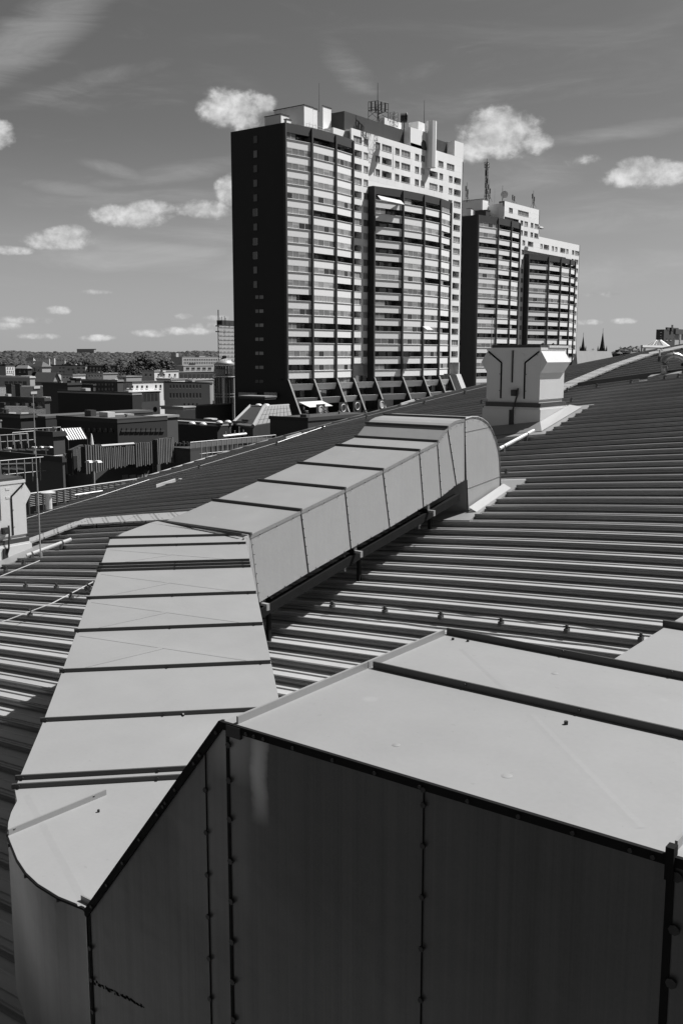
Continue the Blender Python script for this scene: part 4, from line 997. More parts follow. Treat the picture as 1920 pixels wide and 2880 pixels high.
# align bow 2 floors with the storey grid
k0 = round((zA1 - zt2) / pit1); zt2 = zA1 - k0 * pit1
n2 = 17 - k0
for i in range(4): facade_bay(root1, c2[i], c2[i + 1], zt2, pit1, n2, wh1, 20 + i, K2[i])
pillars(root1, c2, zend - .3, Q0_.z - .2); parapet(root1, c2, zt2, Q0_.z)
MB().box(xs1, c2[0].x + .1, c2[0].y - .25, c2[0].y + .2, zend - 8, Q0_.z).build('bow_side_wall', 'black', root1)
MB().prism([(xs1, c2[0].y), (c2[0].x, c2[0].y), (c2[1].x, c2[1].y), (c2[2].x, c2[2].y), (c2[3].x, c2[3].y), (c2[4].x, c2[4].y), (xs1, c2[4].y)], Q0_.z - .4, Q0_.z - .35).build('bow_roof', 'asphalt_roof', root1)
# slab body and panelled wall
yS0, yS1 = c1[3].y + .1, onx(1301, 500, xs1).y
zsl = onx(950, 347, xs1).z
MB().box(x01, xs1 - 1.52, yS0 - 4, yS1, GZ, zsl - .4).build('slab_core', 'white', root1)
MB().box(xs1 - 1.6, xs1 - .31, yS0, yS1, zsl - .5, zsl - .2).build('roof_slab', 'white', root1)
MB().box(xs1 - 1.52, xs1, yS1 - .3, yS1, GZ, zsl).build('gable_wall', 'white', root1)
cu = lambda cx: 950 + cx / 3.92
def yy(cx): return onx(cu(cx), 500, xs1).y
zw = [zA1 - k * pit1 for k in range(-1, 17)]
zref = onx(cu(308), 220 + 815 / 3.92, xs1).z
kk = min(range(len(zw)), key=lambda i: abs(zw[i] - zref)); shift = zref - zw[kk]
ztops1 = [zref + pit1 * 1 - pit1 * k for k in range(0, 17)]
colA = [(yy(170), yy(262)), (yy(283), yy(333))]
def openings1(r):
    rng = random.Random(100 + r); out = []
    out.append((*colA[0], 'Nd1' if r == 0 else rng.choice(['L', 'L', 'L', 'Gx']))); out.append((*colA[1], rng.choice(['Nd1', 'Nd1', 'Nw1'])))
    if r <= 2:
        for (a, b, kd) in ((413, 463, 'Nd1'), (483, 590, 'Gx' if r == 0 else 'L'), (628, 676, 'Nd1'), (697, 795, ['Gx', 'Gx', 'L'][r]), (847, 892, 'Nd1'), (912, 957, ['Nd1', 'Nw1', 'Nw1'][r])): out.append((yy(a), yy(b), kd))
    if r == 0: out += [(yy(1103), yy(1160), 'Nd1'), (yy(1197), yy(1280), 'Gx')]
    if r in (1, 2): out += [(yy(1007), yy(1098), 'L' if r == 1 else 'Gx'), (yy(1117), yy(1158), 'Nd1')]
    if r >= 1: out += [(yy(1222), yy(1262), rng.choice(['Nd1', 'Nd1', 'Nw1'])), (yy(1280), yy(1355), rng.choice(['L', 'L', 'Gx']))]
    return out
rngf1 = lambda r: ([yS0], [yS1]) if r <= 3 else ([yS0, c2[4].y - .2], [c2[0].y - .25, yS1])
slab_wall(root1, xs1, None, None, pit1, ztops1, wh1 * 1.12, openings1, rngf1)
MB().box(xs1 - .3, xs1, yS0, onx(1154, 400, xs1).y, ztops1[0] + .015, zsl).build('wall_panel', 'white', root1)
MB().box(xs1 - .3, xs1, onx(1154, 400, xs1).y + .015, yS1, ztops1[0] + .015, onx(1278, 438, xs1).z).build('wall_panel', 'white', root1)
# slab top features
yt0, yt1 = onx(1154, 360, xs1).y, onx(1207, 372, xs1).y; zt_ = onx(1154, 356, xs1).z
MB().box(xs1 - 5, xs1 - .31, yt0, yt1, zsl - 3, zt_ - .05).box(xs1 - .3, xs1, yt0, yt1, zsl + .02, zt_).build('stair_head', 'white', root1)
p = onx(1191, 407, xs1); MB().tube([(p.x - .1, p.y, p.z), (p.x + .05, p.y, p.z)], 1.05, 20).build('round_window', 'glass', root1)
ch = onx(1216, 340, xs1 + .9); MB().lathe((ch.x - .3, ch.y, 0), [(1.15, onx(1216, 471, xs1 + .9).z), (1.2, ch.z)], 8).build('flue_tower', 'white', root1)
a = onx(1176, 340, xs1 - 1.5); MB().box(xs1 - 4, xs1 - 1.5, a.y, ch.y + .6, zsl, a.z).build('flue_wall', 'white', root1)
MB().box(xs1 - 4, xs1 - .31, onx(1278, 400, xs1).y, yS1, zsl - 2, onx(1278, 394, xs1).z - .05).box(xs1 - .3, xs1 + .004, onx(1278, 400, xs1).y, yS1 + .004, onx(1278, 438, xs1).z + .01, onx(1278, 394, xs1).z).build('end_turret', 'white', root1)
boxp(root1, 1226, 390, xs1 - 2.0, 1200, 1290, zsl - 1.5, 'dark', 'roof_recess')
boxp(root1, 968, 311, xs1 - 1.6, 921, 1136, zsl - .4, 'dark', 'attic')
b_, bb = boxp(root1, 1081, 329, xs1 - 3.0, 1046, 1128, zsl, 'white', 'plant_room')
Cb = at(855, 294, 194)
for (uc, vt, dd, l, r_, mk, nm) in ((855, 294, 194, 770, 879, 'white', 'penthouse'), (790, 320, 192, 744, 812, 'white', 'stair_box'), (908 + 0, 297, 200, 908 - 1, 931, 'white', 'chimney'), (880, 303, 197, 876, 892, 'white', 'chimney'),
        (806, 334, 189, 799, 818, 'white', 'roof_hatch')):
    c_ = at(uc, vt, dd); x0 = ony(l, vt, c_.y).x; y1 = onx(r_, vt, c_.x).y
    MB().box(x0, c_.x, c_.y, max(y1, c_.y + .8), P1.z - .35, c_.z).box(x0 - .1, c_.x + .1, c_.y - .1, max(y1, c_.y + .8) + .1, c_.z, c_.z + .12, 'dframe').build(nm, mk, root1) if False else (MB().box(x0, c_.x, c_.y, max(y1, c_.y + .8), P1.z - .35, c_.z).build(nm, mk, root1), MB().box(x0 - .1, c_.x + .1, c_.y - .1, max(y1, c_.y + .8) + .1, c_.z, c_.z + .12).build('coping', 'dframe', root1))
mb = MB()
for k in range(9):
    q = c1[1].lerp(c1[2], k / 8) + Vector((-1.2, 0, 0)); mb.tube([(q.x, q.y, P1.z - .3), (q.x, q.y, P1.z + 1.0 + .3 * (k % 2))], .04, 4)
for hz in (.5, 1.0):
    a = c1[1] + Vector((-1.2, 0, 0)); b = c1[2] + Vector((-1.2, 0, 0)); mb.tube([(a.x, a.y, P1.z + hz), (b.x, b.y, P1.z + hz)], .03, 4)
o = mb.build('roof_railing', 'rail', root1); o['kind'] = 'stuff'
# end face windows
for k in range(12):
    v = 200 + (715 + 161 * k) / 3.92 if k < 8 else [709, 750, 790.5, 0][k - 8]
    if k == 11: continue
    a = ony(712.5, v, P1.y); b = ony(724, v + 18, P1.y)
    MB().box(a.x, b.x, P1.y - .06, P1.y, b.z, a.z).build('window', 'glass2' if k in (1, 3, 9, 10) else 'glass', root1)
    mb = MB().box(a.x - .05, a.x + .05, P1.y - .09, P1.y, b.z, a.z).box(a.x, b.x, P1.y - .09, P1.y, b.z - .05, b.z).box(a.x, b.x, P1.y - .09, P1.y, a.z, a.z + .05).box(b.x - .05, b.x + .05, P1.y - .09, P1.y, b.z, a.z)
    mb.build('window_frame', 'rail' if k in (5, 7, 8) else 'dark', root1)
for k in range(7):
    v = 680 + (590 + 155 * k) / 3.92
    for (ua, ub) in ((718.5, 727.5), (730, 741)):
        a = ony(ua, v, P1.y); b = ony(ub, v + 9, P1.y); MB().box(a.x, b.x, P1.y - .06, P1.y, b.z, a.z).build('window', 'glass2' if k < 6 else 'glass', root1)
# base: fins, sloped balconies
zf1, zf0 = zend - .2, ony(851, 1179, P1.y).z
fins1 = [c1[0], c1[1], c1[2], c1[3], c2[0], c2[1], c2[2], c2[3], c2[4]]
for p in fins1: fin(root1, p, zf0, zf1, 3.7)
MB().box(x01, P1.x - 1.9, P1.y - .01, P1.y + .2, GZ, zend).build('base_wall', 'black', root1)
MB().box(xs1 - 2, xs1 - 1.6, P1.y, yS1, GZ, zend).build('base_back_wall', 'interior', root1)
def base_bay(a, b):
    for k in range(2):
        z1 = zend - pit1 * (.42 + 1.0 * k) + .1; z0 = z1 - 1.25; o1 = .35 + k * 1.1; o0 = .05 + 1.1 * k
        MB().hexa([(a.x - .1 + o0 - .4, a.y + .3, z0), (a.x + o0, a.y + .3, z0), (b.x + o0, b.y - .3, z0), (b.x + o0 - .4, b.y - .3, z0)], [(a.x + o1 - .2, a.y + .3, z1), (a.x + o1 + .2, a.y + .3, z1), (b.x + o1 + .2, b.y - .3, z1), (b.x + o1 - .2, b.y - .3, z1)]).build('sloped_balcony', 'spandrel', root1)
        n = 4
        for j in range(n):
            y0 = a.y + .4 + (b.y - a.y - .8) * j / n; y1 = a.y + .4 + (b.y - a.y - .8) * (j + 1) / n
            MB().box(a.x - .6, a.x - .5, y0 + .08, y1 - .08, z1 + .05, z1 + 1.3).build('window', random.choice(['glass2', 'glass', 'glass']), root1)
for a, b in list(zip(c1, c1[1:])) + list(zip(c2, c2[1:])): base_bay(a, b)
base_bay(c1[3], c2[0])
zt0 = zf0
MB().box(xs1 - 3, xs1 + 12, P1.y - .5, yS1 + 10, zt0 - 1.0, zt0 - .02).build('terrace', 'terrace', root1)
g_ = onx(1290, 1100, xs1 + .5)
MB().hexa([(xs1 - 6, yS1 - 2.2, zf0), (xs1 + 4, yS1 - 2.2, zf0), (xs1 + 4, yS1, zf0), (xs1 - 6, yS1, zf0)], [(xs1 - 6, yS1 - 2.2, zend), (xs1 + .4, yS1 - 2.2, zend), (xs1 + .4, yS1, zend), (xs1 - 6, yS1, zend)]).build('corner_buttress', 'render2', root1)
# round openings with pale rims in the fins' terrace screens
for i, (u, v) in enumerate(((902, 1153), (965, 1147), (1004, 1142), (1073, 1138))):
    p = at(u, v, 185 + (u - 900) * .12)
    t = thing('round_screen', 'pale rimmed round screen opening on the tower terrace, ' + ['leftmost of four', 'second from left', 'third from left', 'rightmost of four'][i], 'screen', (p.x, p.y, p.z), 'round screens on the tower terrace')
    MB().box(p.x - .1, p.x, p.y - 1.3, p.y + 1.3, zf0, p.z + 1.1).build('screen_wall', 'black', t)
    ring = [(p.x + .05, p.y + .72 * cos(a * pi / 10), p.z + .72 * sin(a * pi / 10)) for a in range(21)]
    MB().tube(ring, .09, 6).build('rim', 'wire', t); MB().tube([(p.x + .01, p.y, p.z), (p.x + .03, p.y, p.z)], .68, 20).build('disc', 'render2' if i in (0, 3) else 'glass', t)
def awning(u0, v0, u1, v1, d, drop, out, lab):
    a = at(u0, v0, d); b = onx(u1, v0, a.x)
    t = MB().hexa([(a.x, a.y, a.z), (a.x + out, a.y, a.z - drop), (a.x + out, b.y, a.z - drop), (a.x, b.y, a.z)], [(a.x, a.y, a.z + .05), (a.x + out, a.y, a.z - drop + .05), (a.x + out, b.y, a.z - drop + .05), (a.x, b.y, a.z + .05)]).build('awning', 'awning')
    tag(t, lab, 'awning', 'awnings on the tower balconies')
awning(840, 1131, 905, 1140, 186, .9, 2.6, 'broad pale awning over the ground terrace between the first two fins')
awning(1061, 549, 1127, 560, 205, .9, .9, 'striped pale awning on the top balcony of the right bow')
awning(1188, 918, 1206, 925, 218, .7, 1.1, 'small white awning halfway down the right bow')

# --- tower 2
root2, P2, pit2, wh2, d1, xs2, x02, zA2 = tower('smaller second dark and white apartment tower behind the first', 1344, 603, 269, 1295, 0, 622, 1076, ([1391, 1427, 1451], [47.5, 39, 33]), None, 0, 0, 0, 0, 0, 0, 2, 0, 0)
zend2 = zA2 - pit2 * 17
MB().box(x02, P2.x - 1.9, P2.y, P2.y + 22, GZ, P2.z).build('end_block', 'black', root2)
MB().box(P2.x - 1.9, P2.x + .05, P2.y, P2.y + .3, GZ, P2.z).build('end_wall', 'black', root2)
T1 = [['B2', 'E0', 'L0', 'L1', 'L0', 'B1', 'E1', 'A0', 'M0', 'L1', 'A1', 'L1', 'A0', 'L0', 'A1', 'L0', 'E0'], ['L0', 'L1', 'L0', 'M1', 'E0', 'L1', 'B1', 'E0', 'L0', 'D0', 'L0', 'L1', 'L0', 'L1', 'E0', 'L0', 'L0'], ['L1', 'L0', 'L1', 'L0', 'L1', 'L0', 'E1', 'B0', 'L0', 'L1', 'M0', 'L0', 'L1', 'L0', 'B1', 'L1', 'L0']]
for i in range(3): facade_bay(root2, d1[i], d1[i + 1], zA2, pit2, 17, wh2, 40 + i, T1[i])
pillars(root2, d1, zend2 - .3, P2.z - .2); parapet(root2, d1, zA2, P2.z)
R0_ = onx(1486, 713, xs2 + 1.3)
d2 = chain((R0_.x, R0_.y, R0_.z), [1533, 1567, 1593, 1607], [50, 42, 36, 28])
k0 = round((zA2 - ony(1488, 729, R0_.y).z) / pit2); zt2b = zA2 - k0 * pit2
T2 = [['L0', 'L0', 'L0', 'E0', 'B1', 'L1', 'M0', 'L0', 'L1', 'L0', 'L0', 'L1', 'L0'], ['M0', 'L0', 'L1', 'L0', 'E0', 'L1', 'L0', 'L1', 'L0', 'L1', 'L0', 'L0', 'L1'], ['L0', 'D0', 'L1', 'L0', 'E1', 'L0', 'L1', 'L0', 'M1', 'L0', 'L1', 'L0', 'L0'], ['L0', 'L1', 'M0', 'L0', 'L1', 'B1', 'A0', 'B2', 'L0', 'E0', 'M1', 'L1', 'L0']]
for i in range(4): facade_bay(root2, d2[i], d2[i + 1], zt2b, pit2, 17 - k0, wh2, 60 + i, T2[i])
pillars(root2, d2, zend2 - .3, R0_.z - .2); parapet(root2, d2, zt2b, R0_.z)
MB().box(xs2, d2[0].x + .1, d2[0].y - .25, d2[0].y + .2, zend2 - 8, R0_.z).build('bow_side_wall', 'black', root2)
for cc, zz_ in ((d1, P2.z), (d2, R0_.z)):
    MB().prism([(xs2 - 3, cc[0].y)] + [(q.x, q.y) for q in cc] + [(xs2 - 3, cc[-1].y)], zz_ - .4, zz_ - .35).build('bow_roof', 'asphalt_roof', root2)
yT0, yT1 = d1[3].y + .1, onx(1630, 690, xs2).y
zt_hi = onx(1417, 564, xs2).z; y_hi1 = onx(1517, 590, xs2).y; y_hi0 = onx(1417, 570, xs2).y
zt_lo = onx(1517, 665, xs2).z
MB().box(x02, xs2 - 1.52, y_hi0 + 2, y_hi1, GZ, zt_hi - .3).box(x02, xs2 - 1.52, y_hi1, yT1, GZ, zt_lo - .3).build('slab_core', 'white', root2)
MB().box(xs2 - 1.6, xs2 - .31, y_hi0, y_hi1, zt_hi - .4, zt_hi - .1).box(xs2 - 1.6, xs2 - .31, y_hi1, yT1, zt_lo - .4, zt_lo - .1).box(xs2 - 1.52, xs2, yT1 - .3, yT1, GZ, zt_lo).box(xs2 - 1.6, xs2, y_hi0, y_hi0 + .3, P2.z - .4, zt_hi).box(xs2 - 1.6, xs2, y_hi1 - .3, y_hi1, zt_lo - .4, zt_hi).build('gable_wall', 'white', root2)
cu2 = lambda cx: 1260 + cx / 3.92
def yy2(cx): return onx(cu2(cx), 700, xs2).y
zr2 = onx(cu2(805), 420 + 780 / 3.92, xs2).z
ztops2 = [zr2 + pit2 - pit2 * k for k in range(0, 16)]
def openings2(r):
    rng = random.Random(200 + r); out = []
    if r == 0: return [(yy2(658), yy2(700), 'Nd2'), (yy2(757), yy2(875), 'Gy')]
    if r in (1, 2): return [(yy2(788), yy2(817), 'Nd2'), (yy2(830), yy2(870), rng.choice(['Gy', 'L'])), (yy2(901), yy2(930), 'Nd2'), (yy2(943), yy2(995), ['Gy', 'L'][r - 1])]
    if r == 3: return [(yy2(755), yy2(800), 'L'), (yy2(815), yy2(845), 'Nd2'), (yy2(876), yy2(935), 'L'), (yy2(1013), yy2(1040), 'Nw2'), (yy2(1052), yy2(1110), 'L'), (yy2(1140), yy2(1165), 'Nw2'), (yy2(1177), yy2(1203), 'Nw2'), (yy2(1235), yy2(1290), 'L'), (yy2(1300), yy2(1325), 'Nw2'), (yy2(1365), yy2(1390), 'Nd2'), (yy2(1398), yy2(1443), 'Gy')]
    out = [(yy2(755), yy2(797), rng.choice(['L', 'L', 'Gy'])), (yy2(808), yy2(835), rng.choice(['Nd2', 'Nw2'])), (yy2(1364), yy2(1386), 'Nd2'), (yy2(1394), yy2(1438), rng.choice(['L', 'L', 'Gy']))]
    return out
def rng2(r):
    if r <= 2: return [y_hi0 if r == 0 else yT0], [y_hi1]
    if r == 3: return [yT0], [yT1]
    return [yT0, d2[4].y - .2], [d2[0].y - .25, yT1]
slab_wall(root2, xs2, None, None, pit2, ztops2, wh2 * 1.1, openings2, rng2)
MB().box(xs2 - .3, xs2, y_hi0, y_hi1, ztops2[0] + .015, zt_hi).build('wall_panel', 'white', root2)
MB().box(xs2 - .3, xs2, y_hi1 + .015, yT1, ztops2[3] + .015, zt_lo).build('wall_panel', 'white', root2)
for (uc, vt, dd, l, r_, mk, nm) in ((1357, 559, 280, 1296, 1372, 'white', 'penthouse'), (1324, 586, 276, 1312, 1330, 'white', 'stair_box'), (1366, 590, 279, 1335, 1378, 'dark', 'roof_shed'), (1518, 641, 290, 1512, 1527, 'white', 'chimney')):
    c_ = at(uc, vt, dd); x0 = ony(l, vt, c_.y).x; y1 = onx(r_, vt, c_.x).y
    MB().box(x0, c_.x, c_.y, max(y1, c_.y + .8), P2.z - .35, c_.z).build(nm, mk, root2); MB().box(x0 - .1, c_.x + .1, c_.y - .1, max(y1, c_.y + .8) + .1, c_.z, c_.z + .12).build('coping', 'dframe', root2)
for p in d1: fin(root2, p, zend2 - 7.5, zend2 + 1.0, 3.7)

# --- antennas and masts
def lattice(root, x, y, z0, z1, w, n, mk='steel', r=.05):
    mb = MB(); cs = [(x - w, y - w), (x + w, y - w), (x + w, y + w), (x - w, y + w)]
    for c in cs: mb.tube([(*c, z0), (*c, z1)], r, 4)
    for k in range(n + 1):
        z = z0 + (z1 - z0) * k / n
        for a, b in zip(cs, cs[1:] + cs[:1]):
            mb.tube([(*a, z), (*b, z)], r * .7, 4)
            if k < n: mb.tube([(*a, z), (*b, z0 + (z1 - z0) * (k + 1) / n)], r * .6, 4)
    o = mb.build('lattice', mk, root); return o
def antenna(u, vt, vb, d, label, kind, r=.07, **kw):
    p = at(u, vt, d); rr = R(u, vb); l = sqrt(p.x ** 2 + p.y ** 2) / sqrt(rr.x ** 2 + rr.y ** 2); zb = rr.z * l
    t = thing('roof_antenna', label, 'antenna', (p.x, p.y, zb), 'antennas on the apartment towers')
    MB().tube([(p.x, p.y, zb - .6), (p.x, p.y, p.z)], r, 5, r2=r * .5).build('mast', 'steel', t)
    if kind == 'panels':
        for k, (dx, dy, f) in enumerate(((-.35, .1, .35), (.35, -.1, .45), (.2, .3, .2), (-.25, -.2, .65))):
            z = zb + (p.z - zb) * f; MB().box(p.x + dx - .12, p.x + dx + .12, p.y + dy - .12, p.y + dy + .12, z - .7, z + .7).build('antenna_panel', 'steel' if k % 2 else 'rail', t)
            MB().tube([(p.x, p.y, z), (p.x + dx, p.y + dy, z)], .04, 4).build('bracket', 'steel', t)
        for s_ in (-1, 1): MB().tube([(p.x + s_ * 1.0, p.y, zb - .4), (p.x, p.y, zb + (p.z - zb) * .3)], .04, 4).build('stay', 'steel', t)
    return t, p, zb
t, p, zb = antenna(897, 232, 305, 192, 'thin needle mast on the first tower behind the penthouse', '', .05)
t, p, zb = antenna(1062, 232, 330, 205, 'antenna frame with needle mast highest on the first tower', '', .10)
zt_ = at(1062, 285, 205).z; zm_ = at(1062, 308, 205).z
cs = [(p.x - 1.2, p.y - 1.6), (p.x + 1.0, p.y - 1.2), (p.x + 1.4, p.y + 1.8), (p.x - .8, p.y + 1.6)]
for c in cs: MB().tube([(*c, zb - .5), (*c, zt_)], .07, 4).build('frame_post', 'steel', t)
for z in (zt_, zt_ - 1.2, zm_, zb + 1.2):
    mb = MB()
    for a, b in zip(cs, cs[1:] + cs[:1]): mb.tube([(*a, z), (*b, z)], .05, 4)
    mb.build('frame_ring', 'steel', t)
for a, b in zip(cs, cs[1:] + cs[:1]):
    MB().tube([(*a, zb), (*b, zm_)], .05, 4).build('brace', 'steel', t)
    for f in (.3, .7):
        q = (a[0] + (b[0] - a[0]) * f, a[1] + (b[1] - a[1]) * f); MB().box(q[0] - .13, q[0] + .13, q[1] - .13, q[1] + .13, zm_ + .1, zt_ - .1).build('antenna_panel', 'steel', t)
t, p, zb = antenna(1107, 316, 350, 208, 'small ladder shaped antenna frame beside the dark dish', '', .05)
lattice(t, p.x, p.y, zb - .3, p.z, .62, 3, r=.04)
t, p, zb = antenna(1136, 322, 360, 209, 'large dark drum dish on the first tower roof', '', .12)
q = at(1134, 330, 209)
MB().tube([q + Vector((-.55, -.25, 0)), q + Vector((-.2, 0, 0)), q + Vector((.25, .3, 0)), q + Vector((.5, .4, 0))], .95, 18).build('dish', 'steel', t); MB().tube([q + Vector((.5, .4, 0)), q + Vector((.62, .5, 0))], 1.0, 18).build('rim', 'rail', t)
antenna(1193, 281, 338, 214, 'thin needle mast beside the round flue of the first tower', '', .07)
antenna(1313, 512, 562, 282, 'short mast with small panels at the left end of the second tower', 'panels', .09)
t, p, zb = antenna(1369, 445, 560, 284, 'tall lattice mast on the second tower', 'panels', .14); lattice(t, p.x, p.y, zb, p.z - 1.5, .32, 12, r=.05)
lattice(t, p.x, p.y, at(1369, 470, 284).z, at(1369, 455, 284).z, .5, 2, r=.06)
antenna(1376, 505, 563, 286, 'slim mast close behind the tall lattice mast', 'panels', .08)
antenna(1391, 530, 563, 287, 'thin whip aerial between lattice mast and grey dish', '', .03)
t, p, zb = antenna(1413, 521, 563, 290, 'grey round dish on a mast on the second tower', '', .09)
q = at(1418, 547, 290); MB().tube([q, q + Vector((.15, -.3, .05))], 1.05, 18).build('dish', 'render2', t); MB().tube([q + Vector((-.8, .2, -1.6)), q], .05, 4).build('stay', 'steel', t)
antenna(1444, 547, 567, 290, 'small mast right of the grey dish', 'panels', .06)
antenna(1500, 535, 580, 296, 'mast with bright panel on the right of the second tower roof', 'panels', .09)

# ------------------------------------------------------------------ town behind and beside
USED = set()
def bld(label, uc, vt, d, ul, ur, zb=GZ, mk='render', mk2=None, rows=(), rowsr=(), roof_='flat', name='building', cat='building', group=None, depth=None, over=.15, win='glass', rmk='asphalt_roof', hr=2.0, par=True, fr='frame'):
    """building with its near corner at pixel (uc, vt); -y face reaches column ul, +x face reaches column ur.
    rows / rowsr: (v_top, v_bot, u0, u1, n, fill) window rows on the -y / +x face"""
    c = at(uc, vt, d); x1, y0, zt = c.x, c.y, c.z
    x0 = ony(ul, vt, y0).x if ul < uc - .5 else x1 - (depth or 10)
    y1 = onx(ur, vt, x1).y if ur > uc + .5 else y0 + (depth or 10)
    t = thing(name, label, cat, ((x0 + x1) / 2, (y0 + y1) / 2, zb), group)
    MB().box(x0, x1, y0, y1, zb, zt).build('wall', mk, t) if not mk2 else MB().box(x0, x1 - .02, y0, y1, zb, zt).build('wall', mk, t)
    if mk2: MB().box(x1 - .02, x1, y0, y1, zb, zt).build('wall', mk2, t)  # skin for the sunward face, paler where sunlight is put into the colour
    if roof_ == 'flat':
        MB().box(x0 - over, x1 + over, y0 - over, y1 + over, zt, zt + .25).build('roof', rmk, t)
    elif roof_ == 'hip':
        m = min(x1 - x0, y1 - y0) / 2 * .95; o = over + .2
        b = [(x0 - o, y0 - o, zt), (x1 + o, y0 - o, zt), (x1 + o, y1 + o, zt), (x0 - o, y1 + o, zt)]
        if x1 - x0 > y1 - y0: a1_, a2_ = (x0 + m, (y0 + y1) / 2, zt + hr), (x1 - m, (y0 + y1) / 2, zt + hr)
        else: a1_, a2_ = ((x0 + x1) / 2, y0 + m, zt + hr), ((x0 + x1) / 2, y1 - m, zt + hr)
        mb = MB()
        if x1 - x0 > y1 - y0: mb.face([b[0], b[1], a2_, a1_]).face([b[1], b[2], a2_]).face([b[2], b[3], a1_, a2_]).face([b[3], b[0], a1_]).face(b[::-1])
        else: mb.face([b[0], b[1], a1_]).face([b[1], b[2], a2_, a1_]).face([b[2], b[3], a2_]).face([b[3], b[0], a1_, a2_]).face(b[::-1])
        mb.build('roof', rmk, t)
    elif roof_ == 'gable':
        o = over + .2; ym = (y0 + y1) / 2
        mb = MB().face([(x0 - o, y0 - o, zt - .1), (x1 + o, y0 - o, zt - .1), (x1 + o, ym, zt + hr), (x0 - o, ym, zt + hr)]).face([(x1 + o, y1 + o, zt - .1), (x0 - o, y1 + o, zt - .1), (x0 - o, ym, zt + hr), (x1 + o, ym, zt + hr)])
        mb.face([(x1, y0, zt - .12), (x1, y1, zt - .12), (x1, ym, zt + hr - .1)]).face([(x0, y1, zt - .12), (x0, y0, zt - .12), (x0, ym, zt + hr - .1)])
        mb.build('roof', rmk, t)
    if roof_ == 'flat' and d < 480 and (x1 - x0) > 5 and zb < zt - 2 and name == 'building':
        rgc = random.Random(int(uc * 7 + vt)); 
        for k in range(min(9, 2 + int((x1 - x0) * (y1 - y0) / 40))):
            cx_, cy_ = rgc.uniform(x0 + .8, x1 - .8), rgc.uniform(y0 + .8, max(y0 + 1, min(y1 - .8, y0 + 14))); w_ = rgc.uniform(.2, .8); hh_ = rgc.uniform(.15, .7)
            if rgc.random() < .4: MB().lathe((cx_, cy_, zt + .2), [(.12, 0), (.12, hh_), (.22, hh_ + .02), (.2, hh_ + .12)], 8).build('roof_vent', rgc.choice(['pvc', 'flange_lit', 'steel']), t)
            else: MB().box(cx_ - w_, cx_ + w_, cy_ - w_ * .7, cy_ + w_ * .7, zt + .2, zt + .2 + hh_).build('roof_unit', rgc.choice(['render2', 'render3', 'hvac', 'steel', 'tile2']), t)
        MB().box(x0 - over, x1 + over, y0 - over, y0 - over + .18, zt + .25, zt + .42).box(x1 + over - .18, x1 + over, y0 - over + .18, y1, zt + .25, zt + .42).build('parapet', rmk if mk != 'black' else 'black', t)
    for (v0, v1, u0, u1, n, fill) in rows:
        for k in range(n):
            ua = u0 + (u1 - u0) * (k + .5 - fill / 2) / n; ub = u0 + (u1 - u0) * (k + .5 + fill / 2) / n
            p = ony(ua, v0, y0); q = ony(ub, v1, y0); w_ = .12
            MB().box(p.x, q.x, y0 - .06, y0 + .02, q.z, p.z, win).box(p.x - w_, q.x + w_, y0 - .14, y0 + .0, q.z - .14, q.z, fr).build('window', None, t)
    for (v0, v1, u0, u1, n, fill) in rowsr:
        for k in range(n):
            ua = u0 + (u1 - u0) * (k + .5 - fill / 2) / n; ub = u0 + (u1 - u0) * (k + .5 + fill / 2) / n
            p = onx(ua, v0, x1); q = onx(ub, v1, x1); w_ = .12
            MB().box(x1 - .02, x1 + .06, p.y, q.y, q.z, p.z, win).box(x1, x1 + .14, p.y - w_, q.y + w_, q.z - .14, q.z, fr).build('window', None, t)
    return t, (x0, x1, y0, y1, zt)
# far: hill ridge with canopy
def ridge(u0, u1, d0, d1, vbase, vtops, name='hills'):
    mb = MB(); n = 60
    for k in range(n + 1):
        u = u0 + (u1 - u0) * k / n; f = k / n * (len(vtops) - 1); i = min(int(f), len(vtops) - 2); v = vtops[i] + (vtops[i + 1] - vtops[i]) * (f - i)
        a = at(u, 1000, d0); b = at(u, v + 3, d1); c_ = at(u, 1000, d1 * 1.6)
        mb.v += [(a.x, a.y, GZ - 1), tuple(b), (c_.x, c_.y, GZ - 1)]
    for k in range(n):
        for j in range(2): mb.f.append((3 * k + j, 3 * (k + 1) + j, 3 * (k + 1) + j + 1, 3 * k + j + 1)); mb.m.append(0)
    return mb.build(name, 'hill', None, 'structure')
VT_L = [990, 991, 992, 990, 994, 997, 990, 988, 991, 992, 991, 993, 990, 991, 988, 990, 993, 991]
ridge(-700, 760, 1150, 2600, 1000, [990] * 8 + VT_L, 'hills')
ridge(1500, 2700, 1500, 3400, 1000, [992, 994, 993, 996, 995, 990, 989, 992, 994, 990, 991], 'hills')
def blob(mb, c, r, rng, squash=.75):
    # rough canopy clump: jittered low ball
    ph = rng.random() * 6; rings = [(-.5, .75), (.15, 1.0), (.65, .72)]
    idx = []
    for (h_, w_) in rings:
        row = []
        for q in range(5):
            a = ph + q * 2 * pi / 5; j = rng.uniform(.7, 1.2); row.append(len(mb.v)); mb.v.append((c[0] + r * w_ * j * cos(a), c[1] + r * w_ * j * sin(a), c[2] + r * h_ * squash * rng.uniform(.8, 1.2)))
        idx.append(row)
    top = len(mb.v); mb.v.append((c[0], c[1], c[2] + r * squash * rng.uniform(.9, 1.2)))
    for a, b in zip(idx, idx[1:]):
        for q in range(5): mb.f.append((a[q], a[(q + 1) % 5], b[(q + 1) % 5], b[q])); mb.m.append(0)
    for q in range(5): mb.f.append((idx[-1][q], idx[-1][(q + 1) % 5], top)); mb.m.append(0)
rng = random.Random(3)
mb = MB()
